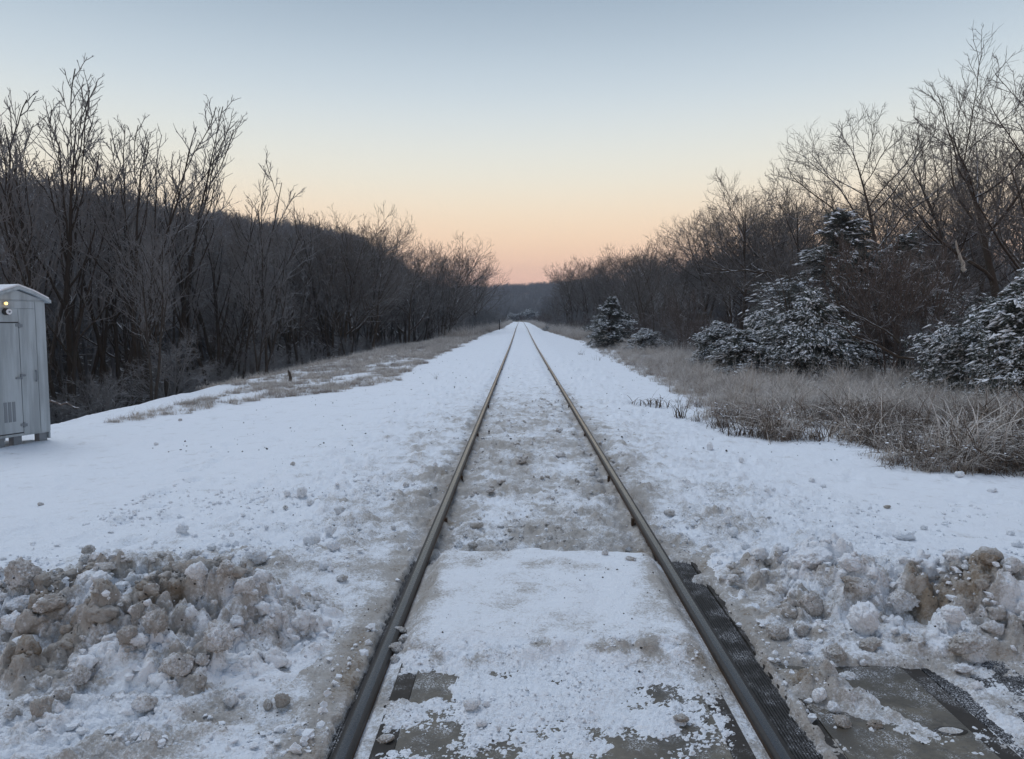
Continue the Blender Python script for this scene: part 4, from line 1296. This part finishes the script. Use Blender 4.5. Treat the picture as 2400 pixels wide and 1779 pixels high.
def cedar(seed, H=3.0, R=1.4, nb=130, tall=False):
    rg = random.Random(seed); nr = np.random.default_rng(seed)
    polys, sp_p, sp_d = [], [], []
    trunk, trad = grow(rg, Vector((0, 0, -0.1)), Vector((0, 0, 1)), H * 0.97, 0.06 * H / 3, 0.01, 8, 0.03, 0.05)
    lobes = [(rg.uniform(0, 6.28), rg.uniform(0.1, 0.8), rg.uniform(0.2, 0.85)) for _ in range(9)]
    for i in range(nb):
        t = 0.03 + 0.95 * (i + rg.random()) / nb
        p, d = along(trunk, t)
        az = rg.uniform(0, 6.28)
        prof = (1 - t ** 1.5) ** 0.8 * (0.65 + 0.35 * min(1, t * 6)) if not tall else (1 - t) ** 0.55 * (0.45 + 0.55 * min(1, t * 4))
        bulge = 1 + sum(a_ * math.exp(-((math.sin((az - z_) / 2)) / 0.3) ** 2 - ((t - tt_) / 0.15) ** 2) for z_, tt_, a_ in lobes)
        L = max(0.22, R * prof * bulge * rg.uniform(0.45, 1.1))
        d1 = Vector((math.cos(az), math.sin(az), rg.uniform(0.15, 0.9)))
        pts, rad = grow(rg, p, d1, L, 0.012, 0.004, 6, 0.08, -0.11)
        polys.append((pts, rad))
        k = int(12 + 40 * L)
        for j in range(k):
            tt = 0.25 + 0.75 * rg.random() ** 0.7
            q, dd = along(pts, min(tt, 1))
            off = Vector((rg.gauss(0, 1), rg.gauss(0, 1), rg.gauss(0, 0.6))) * (0.055 + 0.05 * L)
            o_ = Vector((q.x, q.y, 0)).normalized()
            sp_p.append(tuple(q + off)); sp_d.append(tuple((o_ * 0.9 + Vector((rg.gauss(0, .5), rg.gauss(0, .5), rg.uniform(-0.35, 0.45)))).normalized()))
    S = np.array(sp_p); Dr = np.array(sp_d); m = len(S)
    # each spray: five thin spikes fanning out
    Vs = []
    for a in range(7):
        dv = Dr + nr.normal(scale=0.45, size=Dr.shape); dv /= np.linalg.norm(dv, axis=1)[:, None]
        ln = nr.uniform(0.06, 0.20, m)[:, None] * (1.2 if tall else 1)
        sd = np.cross(dv, nr.normal(size=dv.shape)); sd /= np.linalg.norm(sd, axis=1)[:, None] + 1e-9
        st = S + nr.normal(scale=0.02, size=S.shape)
        wv = 0.010
        Vs.append(np.stack([st - sd * wv, st + sd * wv, st + dv * ln], 1))
    Vf = np.concatenate(Vs).reshape(-1, 3)
    F = np.arange(len(Vf)).reshape(-1, 3)
    fol = mesh_from('foliage', Vf, F, 3, False, [M_leaf])
    # snow lying on the sprays that see the sky
    rad_ = np.hypot(S[:, 0], S[:, 1])
    upper = (Dr[:, 2] > -0.35) & (nr.random(m) < 0.78 + 0.2 * np.clip(rad_ / R, 0, 1)) & (fbm(S[:, 0] * 2.2, S[:, 1] * 2.2, S[:, 2] * 2.6, 3) > (-0.28 if not tall else 0.0))
    # hide snow on sprays under others: keep sprays that are high in their column
    key = np.round(S[:, 0] / 0.22).astype(int) * 1000 + np.round(S[:, 1] / 0.22).astype(int)
    order = np.argsort(-S[:, 2]); seen = {}; keep = np.zeros(m, bool)
    lim = 40 if not tall else 14
    for i in order:
        c = seen.get(key[i], 0)
        if c < lim: keep[i] = True
        seen[key[i]] = c + 1
    K = np.where(upper & (keep | (nr.random(m) < 0.20)))[0]
    K = np.concatenate([K, K[nr.random(len(K)) < 0.7]])
    v0 = np.array([(1.5, 0, -0.1), (0.2, .38, 0), (-1, 0.1, 0.05), (-0.1, -.38, 0), (0, 0, .36), (0.1, 0, -.2)], float)
    f0 = np.array([(0, 1, 4), (1, 2, 4), (2, 3, 4), (3, 0, 4), (1, 0, 5), (2, 1, 5), (3, 2, 5), (0, 3, 5)])
    nk = len(K)
    dk = Dr[K].copy(); dk[:, 2] = dk[:, 2] * 0.7 - 0.25; dk[:, :2] += nr.normal(scale=0.35, size=(nk, 2)); dk /= np.linalg.norm(dk, axis=1)[:, None]
    sk = np.cross(np.array([0, 0, 1.0]), dk); sk /= np.linalg.norm(sk, axis=1)[:, None] + 1e-9
    uk = np.cross(dk, sk)
    ln = (0.026 + 0.075 * nr.random(nk) ** 1.6)[:, None, None] * (1.25 if tall else 1)
    vv = (v0[None, :, 0:1] * dk[:, None] + v0[None, :, 1:2] * sk[:, None] + v0[None, :, 2:3] * uk[:, None]) * ln * (1 + 0.3 * nr.normal(size=(nk, 6, 1)))
    vv = vv + (S[K] + nr.normal(scale=(0.035, 0.035, 0.012), size=(nk, 3)))[:, None] + (Dr[K] * 0.05)[:, None] + np.array([0, 0, 0.018])
    ff = f0[None] + (np.arange(nk) * 6)[:, None, None]
    snw = mesh_from('snow_cover', vv.reshape(-1, 3), ff.reshape(-1, 3), 3, False, [M_fresh])
    g = lambda L: [(np.array([tuple(p) for p in a]), np.array(b)) for a, b in L]
    tv, tf = join([tubes(g([(trunk, trad)]), 6), tubes(g(polys), 3)])
    tr = mesh_from('trunk', tv, tf, 4, True, [M_barkR])
    return tr, fol, snw, H


PC = [cedar(1, 3.0, 1.7, 150), cedar(2, 3.0, 1.3, 130), cedar(3, 3.0, 2.0, 170)]
PT = cedar(4, 7.0, 2.3, 230, True)


def put_cedar(pr, x, y, h, lab, grp=None, wide=1.0, rz=None, tilt=(0, 0)):
    r = bpy.data.objects.new('cedar_tree', None); COL.objects.link(r)
    s = h / pr[3]
    r.location = (x, y, gz(x, y) - 0.05); r.scale = (s * wide, s * wide, s); r.rotation_euler = (tilt[0], tilt[1], rc.uniform(0, 6.28) if rz is None else rz)
    tag(r, lab, 'evergreen tree', grp)
    for nm, me in (('trunk', pr[0]), ('foliage', pr[1]), ('snow_cover', pr[2])):
        o = bpy.data.objects.new(nm, me); COL.objects.link(o); o.parent = r


def ced(pr, px, y, top, lab, wide=1.0, tilt=(0, 0), grp=None):
    x = CAM_X + (px - 1220) / FPX * y
    h = CAM_H + (750 - top) / FPX * y - gz(x, y)
    put_cedar(pr, x, y, h, lab, grp, wide, tilt=tilt)


ced(PC[2], 1885, 23, 662, 'snow laden cedar in the middle of the right woods edge, bushy and pale', 0.78)
ced(PC[1], 1785, 25, 715, 'low snow laden cedar directly left of the bushy pale one', 1.05)
ced(PC[0], 1680, 27, 745, 'small snowy cedar bush, leftmost of the trio on the right', 1.0)
ced(PC[1], 1735, 23.5, 765, 'lowest snowy cedar bush at the foot of the trio on the right', 1.5)
ced(PT, 1425, 46, 688, 'dark cedar lightly dusted with snow near the track on the right', 1.35)
ced(PC[0], 1510, 42, 765, 'low cedar bush just right of the dark dusted one', 1.5)
ced(PT, 1965, 30, 480, 'tall dark cedar with snowy top standing between bare trees on the right', 1.35)
ced(PT, 2085, 31, 535, 'dark cedar half hidden right of the tall snowy-topped one', 1.3)
ced(PC[2], 2320, 17.5, 678, 'snow laden cedar sloping down to the left at the right edge', 0.8)
ced(PC[0], 2420, 16.5, 600, 'tallest snow laden cedar cut by the right picture edge', 0.95)
ced(PC[2], 2400, 15.8, 775, 'low drooping cedar skirt at the right picture edge', 0.9)
ced(PC[1], 2020, 24, 790, 'tiny snowy cedar bush right of the bushy pale cedar', 1.6)
ced(PC[2], 1283, 95, 763, 'small snowy evergreen close to the right side of the far track', 1.2)
for i in range(12):
    px = 1196 + i * 6.4 + rt.uniform(-2, 2)
    y = 322 + rt.uniform(0, 25) + i * 1.0
    ced(PC[i % 3], px, y, 744 - 16 * math.exp(-((px - 1235) / 30) ** 2) - rt.uniform(0, 10), 'small dark snowy evergreen where the track bends out of sight', 1.0, grp='evergreens at the bend of the track')

# ------------------------------------------------------------------ geometry-node masses
def gn_scatter(name, pts, scl, protos, label, rotmax=6.2832, tip=0.12):
    pc = bpy.data.collections.new(name + '_kinds')
    for i, me in enumerate(protos):
        o = bpy.data.objects.new(name + '_piece', me); pc.objects.link(o)
    me = bpy.data.meshes.new(name)
    me.vertices.add(len(pts)); me.vertices.foreach_set('co', np.asarray(pts, np.float32).ravel())
    a = me.attributes.new('sz', 'FLOAT', 'POINT'); a.data.foreach_set('value', np.asarray(scl, np.float32))
    o = obj(name, me)
    ng = bpy.data.node_groups.new(name, 'GeometryNodeTree')
    ng.interface.new_socket('Geometry', in_out='INPUT', socket_type='NodeSocketGeometry')
    ng.interface.new_socket('Geometry', in_out='OUTPUT', socket_type='NodeSocketGeometry')
    nn, ll = ng.nodes, ng.links
    i_ = nn.new('NodeGroupInput'); o_ = nn.new('NodeGroupOutput')
    ci = nn.new('GeometryNodeCollectionInfo'); ci.inputs['Collection'].default_value = pc
    ci.inputs['Separate Children'].default_value = True; ci.inputs['Reset Children'].default_value = True
    ip = nn.new('GeometryNodeInstanceOnPoints'); ip.inputs['Pick Instance'].default_value = True
    rv = nn.new('FunctionNodeRandomValue'); rv.data_type = 'FLOAT_VECTOR'
    rv.inputs['Min'].default_value = (-tip, -tip, 0); rv.inputs['Max'].default_value = (tip, tip, rotmax)
    at = nn.new('GeometryNodeInputNamedAttribute'); at.data_type = 'FLOAT'; at.inputs['Name'].default_value = 'sz'
    ri = nn.new('FunctionNodeRandomValue'); ri.data_type = 'INT'
    for s_ in ri.inputs:
        if s_.name == 'Max' and s_.type == 'INT': s_.default_value = len(protos) - 1
        if s_.name == 'Min' and s_.type == 'INT': s_.default_value = 0
    ro = [s_ for s_ in ri.outputs if s_.type == 'INT'][0]
    vo_ = [s_ for s_ in rv.outputs if s_.type == 'VECTOR'][0]
    ll.new(i_.outputs[0], ip.inputs['Points']); ll.new(ci.outputs[0], ip.inputs['Instance'])
    ll.new(vo_, ip.inputs['Rotation']); ll.new(at.outputs[0], ip.inputs['Scale']); ll.new(ro, ip.inputs['Instance Index'])
    ll.new(ip.outputs[0], o_.inputs[0])
    md = o.modifiers.new('scatter', 'NODES'); md.node_group = ng
    tag(o, label, kind='stuff')
    return o


def far_tree(seed, H):
    t, c = bare_tree(seed, H=H, stems=1, spread=0.75, n1=11, n2=6, n3=5, n4=0, up=0.03, twig=0.016, base=0.25, trunk_r=0.14, ang=(0.5, 0.9), lratio=0.42)
    v, f = join([t, c])
    return mesh_from('far_tree', v, f, 4, False, [M_far])


FT = [far_tree(70 + k, 9.0) for k in range(4)]
# wooded hillside on the left
m_ = 5200
hy = 20 + 900 * RNG.random(m_) ** 1.6
hx = CX(np.minimum(hy, 420)) - 24 - 62 * RNG.random(m_)
hz = ground(hx, hy, False)[0]
gn_scatter('hillside_woods', np.stack([hx, hy, hz - 0.2], 1), RNG.uniform(0.65, 1.1, m_), FT, 'mass of bare grey woods covering the hillside left of the track')
m_ = 5200
hy = 430 + 450 * RNG.random(m_); hx = RNG.uniform(-170, 330, m_)
hz = ground(hx, hy, False)[0]
gn_scatter('valley_head_woods', np.stack([hx, hy, hz - 0.2], 1), RNG.uniform(0.8, 1.25, m_), FT, 'bluish bare woods on the far hill at the end of the track')
m_ = 900
hy = 60 + 330 * RNG.random(m_); hx = CX(np.minimum(hy, 420)) + 13 + 50 * RNG.random(m_) + 10 * (hy < 150)
hz = ground(hx, hy, False)[0]
sc_ = np.array([max(0.3, min(1.1, (topz(px_of(a, b), b, FILL_R) - c_) * 0.85 / 9.0)) for a, b, c_ in zip(hx, hy, hz)])
gn_scatter('background_woods', np.stack([hx, hy, hz - 0.2], 1), sc_, FT, 'bare woods filling in behind the right tree line')


# dry grass
def grass_mat():
    m, n, l, p = mat('frosted_dry_grass')
    a = N(n, 'ShaderNodeAttribute', attribute_name='t').outputs['Fac']
    pos = N(n, 'ShaderNodeNewGeometry').outputs['Position']
    nz = noise(n, l, 1.3, 4, 0.6, vec=pos)
    c = mix(n, l, mr(n, l, nz, 0.35, 0.65), (0.15, 0.105, 0.075), (0.46, 0.39, 0.32))
    c = mix(n, l, mr(n, l, a, 0.05, 0.8, 0.05, 0.64), c, (0.72, 0.70, 0.68))
    oi = N(n, 'ShaderNodeObjectInfo').outputs['Random']
    c = mix(n, l, mr(n, l, noise(n, l, 9, 3, 0.6, vec=pos), 0.45, 0.7, 0, 0.5), c, (0.14, 0.09, 0.06))
    l.new(c, p.inputs['Base Color']); p.inputs['Roughness'].default_value = 0.85; p.inputs['Specular IOR Level'].default_value = 0.2
    return m


M_grass = grass_mat()
M_grassd = plain('dark_dry_stems', (0.10, 0.075, 0.058), 0.85, 0, 0.35, 6, spec=0.2)


def tuft(seed, n_bl, H, R, bend, w=0.0035, m_=None):
    rg = np.random.default_rng(seed)
    V, F, T = [], [], []
    for b in range(n_bl):
        a = rg.uniform(0, 6.28); rr = R * rg.random() ** 0.7
        p = np.array([rr * math.cos(a), rr * math.sin(a), -0.03])
        a2 = rg.uniform(0, 6.28); L = H * rg.uniform(0.5, 1.15); n_ = 5
        d = np.array([math.cos(a2) * 0.25, math.sin(a2) * 0.25, 1.0]); bd = bend * rg.uniform(0.3, 1.6)
        sd = np.array([-math.sin(a2), math.cos(a2), 0.0])
        for k in range(n_ + 1):
            ww = w * (1 - 0.75 * k / n_)
            V += [p - sd * ww, p + sd * ww]; T += [k / n_] * 2
            d = d / np.linalg.norm(d); p = p + d * L / n_
            d = d + np.array([math.cos(a2) * bd, math.sin(a2) * bd, -0.42 * bd]) + rg.normal(scale=0.14, size=3)
        o = len(V) - 2 * (n_ + 1)
        for k in range(n_):
            F.append((o + 2 * k, o + 2 * k + 1, o + 2 * k + 3, o + 2 * k + 2))
    return mesh_from('grass_tuft', V, F, 4, False, [m_ or M_grass], {'t': T})


GT = [tuft(s, 34, h, 0.20, b, 0.0042) for s, b, h in ((1, 0.45, .62), (2, 0.75, .6), (3, 0.25, .75), (4, 1.0, .55), (5, 0.55, .6), (6, 0.9, .7), (7, 0.15, .5))]
GTn = [tuft(s, 14, 0.80, 0.32, b, 0.0085, M_grassd if s % 2 else None) for s, b in ((11, 0.7), (12, 1.0), (13, 0.6), (14, 0.8), (15, 1.2), (16, 0.5))]
GL = [tuft(s, 36, 0.27, 0.12, b, 0.003) for s, b in ((21, 0.6), (22, 0.9), (23, 0.5))]


def gx(y):
    return np.interp(y, [8.4, 10.3, 10.5, 11.3, 13, 17, 24, 40, 73, 100, 200], [4.4, 4.2, 3.0, 2.75, 3.0, 3.5, 3.5, 4.2, 4.7, 3.1, 2.9])


n_ = 30000
gy = 8.5 + 150 * RNG.random(n_) ** 2.4
gxx = 2.6 + 9.5 * RNG.random(n_)
wv = 0.45 * fbm(gxx * 0.9, gy * 0.9, 200.0, 3)
lim = gx(gy + 0.7 * wv) + 0.5 * np.abs(wv)
k = (gxx > lim - 0.35) & (gy > 8.5 + 0.7 * wv)
edge_d = gxx - lim + 0.25
k &= (RNG.random(n_) < np.clip(0.10 + edge_d * 1.3, 0, 1))
k &= ~((fbm(gxx * 1.3, gy * 1.3, 210.0, 3) > 0.12) & (gy < 14) & (RNG.random(n_) < 0.8))
k &= ~((fbm(gxx * 1.6, gy * 1.0, 211.0, 2) > 0.18) & (RNG.random(n_) < 0.75))
k &= (RNG.random(n_) < np.clip(0.30 + 12.0 / gy, 0, 1))
gxx, gy = gxx[k], gy[k]
gzz = ground(gxx, gy, False)[0]
near = gy < 13.5
sz = RNG.uniform(0.48, 1.08, len(gy)) * np.interp(gxx - gx(gy), [0, 1.5], [0.55, 1.0]) * np.clip(1 + 0.65 * fbm(gxx * 1.3, gy * 0.9, 240.0, 3), 0.35, 1.5)
far_ = ~near | (RNG.random(len(gy)) < 0.12)
gn_scatter('dry_grass', np.stack([gxx, gy, gzz], 1)[far_], sz[far_], GT, 'tall frosted dry grass filling the verge right of the track', tip=0.35)
nr_ = near & (RNG.random(len(gy)) < 0.75)
gn_scatter('bent_grass', np.stack([gxx, gy, gzz], 1)[nr_], sz[nr_] * 0.9, GTn, 'bent brown grass stems with snow caught between them at the near right verge', tip=0.55)
# snow caught in the grass
v0, f0 = ICO1
k = near & (RNG.random(len(gy)) < 0.55)
pp = np.stack([gxx, gy, gzz + RNG.uniform(0.02, 0.30, len(gy))], 1)[k]
crumbs('snow_in_grass', pp, 0.005 + 0.016 * RNG.random(len(pp)) ** 2, M_fresh, 'little caps of snow caught in the grass of the right verge', 0.4)

# left verge
n_ = 19000
gy = 12 + 180 * RNG.random(n_) ** 1.7
gxx = -8.6 + 5.4 * RNG.random(n_)
bnd = np.interp(gy, [12, 14.8, 17, 20, 43, 75, 100, 200], [-6.4, -5.3, -4.2, -3.6, -4.0, -3.9, -3.0, -3.4]) + 0.5 * fbm(gxx * 0.5, gy * 0.5, 220.0, 3)
pat = fbm(gxx * 0.9, gy * 0.45, 230.0, 3)
k = (gxx < bnd) & (RNG.random(n_) < np.clip(0.70 + 1.2 * pat + ss(25, 60, gy) * 0.9, 0.02, 1)) & ~((gy < 14.5) & (RNG.random(n_) < 0.6)) & ~((gy < 19) & (gxx < -6.9)) & ~((gxx < -7.6) & (RNG.random(n_) < 0.6))
gxx, gy = gxx[k], gy[k]
gzz = ground(gxx, gy, False)[0]
sz = RNG.uniform(0.6, 1.3, len(gy)) * np.interp(gy, [12, 30, 60], [0.8, 1.1, 1.7]) * np.interp(gxx, [-8.6, -7], [1.3, 1.0])
gn_scatter('sparse_grass', np.stack([gxx, gy, gzz], 1), sz, GL, 'short frosted grass poking through the snow on the left verge')


# verges along the distant track
n_ = 5200
gy = 62 + 230 * RNG.random(n_) ** 1.3
sd_ = np.where(RNG.random(n_) < 0.5, -1, 1)
xo = np.interp(gy, [62, 100, 300], [4.6, 2.95, 2.9]) + 6.5 * RNG.random(n_) ** 1.2 + 0.3 * fbm(gy * 0.3, sd_ * 5.0, 250.0, 2)
gxx = CX(np.minimum(gy, 420)) + sd_ * xo
gzz = ground(gxx, gy, False)[0]
gn_scatter('distant_grass', np.stack([gxx, gy, gzz], 1), RNG.uniform(0.7, 1.5, n_) * 1.5, GT, 'brown frosted grass on both verges of the distant track')


# ------------------------------------------------------------------ single small things
def stalk(px, py, n_bl, H, seed, label, bend=0.3, name='weed_tuft', R=0.08, m_=None, w=0.005):
    x, y, z = hit(px, py)
    o = obj(name, tuft(seed, n_bl, H, R, bend, w, m_ or M_grassd), loc=(x, y, z))
    tag(o, label, 'weeds')


stalk(1524, 950, 48, 0.40, 301, 'low tuft of broken brown stems alone on the snow right of the track', 0.6, R=0.38, w=0.009)
stalk(1592, 975, 20, 0.42, 302, 'upright brown stems at the right end of the lone broken tuft', 0.15, R=0.14, w=0.009)
stalk(1362, 832, 18, 0.40, 303, 'small brown tuft on the snow nearer the far right rail', 0.3, R=0.2)
stalk(1400, 845, 10, 0.4, 304, 'thin tuft of dead stems left of the grassy verge', 0.2, R=0.2)
stalk(1690, 1012, 9, 0.5, 305, 'few long bent stems arching out of the grass towards the track', 0.5, R=0.15, w=0.008)
stalk(2050, 1060, 8, 0.42, 306, 'thin arching stems reaching over the snow from the right verge', 0.9, R=0.15)
stalk(1022, 888, 7, 0.22, 307, 'small dead weed standing alone on the snow left of the track', 0.15, R=0.05)
stalk(195, 952, 22, 0.75, 308, 'small bare twiggy bush at the snow edge right of the cabinet', 0.25, R=0.10, w=0.006)
stalk(1740, 1020, 44, 0.48, 309, 'dark rounded clump of stems at the near corner of the grass', 0.6, R=0.28, w=0.008)

# stub, marker post, fallen branches
x, y, z = hit(680, 895)
v, f = tubes([(np.array([(0, 0, -0.05), (0.01, 0, 0.12), (-0.02, 0, 0.25), (-0.05, 0.01, 0.33)]), np.array([0.05, 0.042, 0.035, 0.015]))], 7)
tag(obj('stump', mesh_from('stump', v, f, 4, True, [M_barkR]), loc=(x, y, z)), 'short dark broken stub standing in the grassy left verge', 'stump')
r = bpy.data.objects.new('marker_post', None); COL.objects.link(r)
y = 96.0; x = CAM_X + (1170.7 - 1220) / FPX * y
r.location = (x, y, gz(x, y)); tag(r, 'thin dark marker post beside the far track on the left', 'post')
boxes('post', [(-0.055, 0.055, -0.05, 0.05, -0.1, 1.30)], M_barkL, r)
boxes('marker_plate', [(0.06, 0.14, -0.06, -0.052, 1.0, 1.28)], M_cab, r)


def branch(p0, p1, r0, label, seed, mats=None, name='fallen_branch', twigs=8, sag=0.0):
    rg = random.Random(seed)
    a, b = Vector(p0), Vector(p1)
    pts = [a.lerp(b, i / 8) + Vector((rg.gauss(0, .03), rg.gauss(0, .03), rg.gauss(0, .03) + sag * math.sin(i / 8 * math.pi))) * (b - a).length * 0.5 for i in range(9)]
    pol = [(pts, list(np.linspace(r0, r0 * 0.35, 9)))]
    L = (b - a).length
    tw = []
    for k in range(twigs):
        q, d = along(pts, rg.uniform(0.25, 1))
        ax = Vector((rg.gauss(0, 1), rg.gauss(0, 1), rg.gauss(0, 1))).normalized()
        p_, r_ = grow(rg, q, d + ax.cross(d) * 0.8, L * rg.uniform(0.15, 0.4), r0 * 0.35, r0 * 0.15, 4, 0.12, 0)
        tw.append((p_, r_))
    g = lambda LL: [(np.array([tuple(p) for p in aa]), np.array(bb)) for aa, bb in LL]
    parts = [tubes(g(pol), 6)] + ([tubes(g(tw), 4)] if tw else [])
    v, f = join(parts)
    tag(obj(name, mesh_from(name, v, f, 4, True, [mats or M_barkR])), label, 'branch')


def at(px, py, y):
    d = ray(px, py); t = y / d.y
    return (CAM_X + d.x * t, y, CAM_H + d.z * t)


branch(at(105, 934, 13.2), at(185, 958, 12.6), 0.022, 'pale fallen branch lying on the snow edge right of the cabinet', 1, M_shrub, twigs=0)
branch(at(2130, 842, 17.0), at(1940, 750, 16.0), 0.035, 'long snow covered bough sloping up to the left out of the right thicket', 2, twigs=14)
branch(at(2110, 800, 18.0), at(1930, 690, 17.5), 0.026, 'upper snow covered bough above the long one in the right thicket', 3, twigs=12)
branch(at(1905, 672, 29), at(1690, 628, 28), 0.06, 'snowy broken bough lying across the right woods left of the tall cedar', 4, twigs=16, sag=0.1)
branch(at(2262, 636, 26), at(2240, 566, 26), 0.085, 'pale broken trunk stub with stripped bark in the right woods', 5, M_broken, 'broken_trunk', twigs=0)
branch(at(1680, 965, 11.4), at(1760, 1010, 10.7), 0.012, 'thin stick leaning in the grass at the near corner of the verge', 6, twigs=3)

# ------------------------------------------------------------------ valley air
m = bpy.data.materials.new('air'); m.use_nodes = True
nt = m.node_tree; nt.nodes.clear()
o_ = nt.nodes.new('ShaderNodeOutputMaterial'); pv = nt.nodes.new('ShaderNodeVolumePrincipled')
pv.inputs['Color'].default_value = (0.72, 0.80, 0.95, 1); pv.inputs['Density'].default_value = 0.0004
nt.links.new(pv.outputs[0], o_.inputs['Volume'])
hz_ = boxes('haze', [(-420, 620, -80, 1100, -12, 75)], m); tag(hz_, kind='stuff')
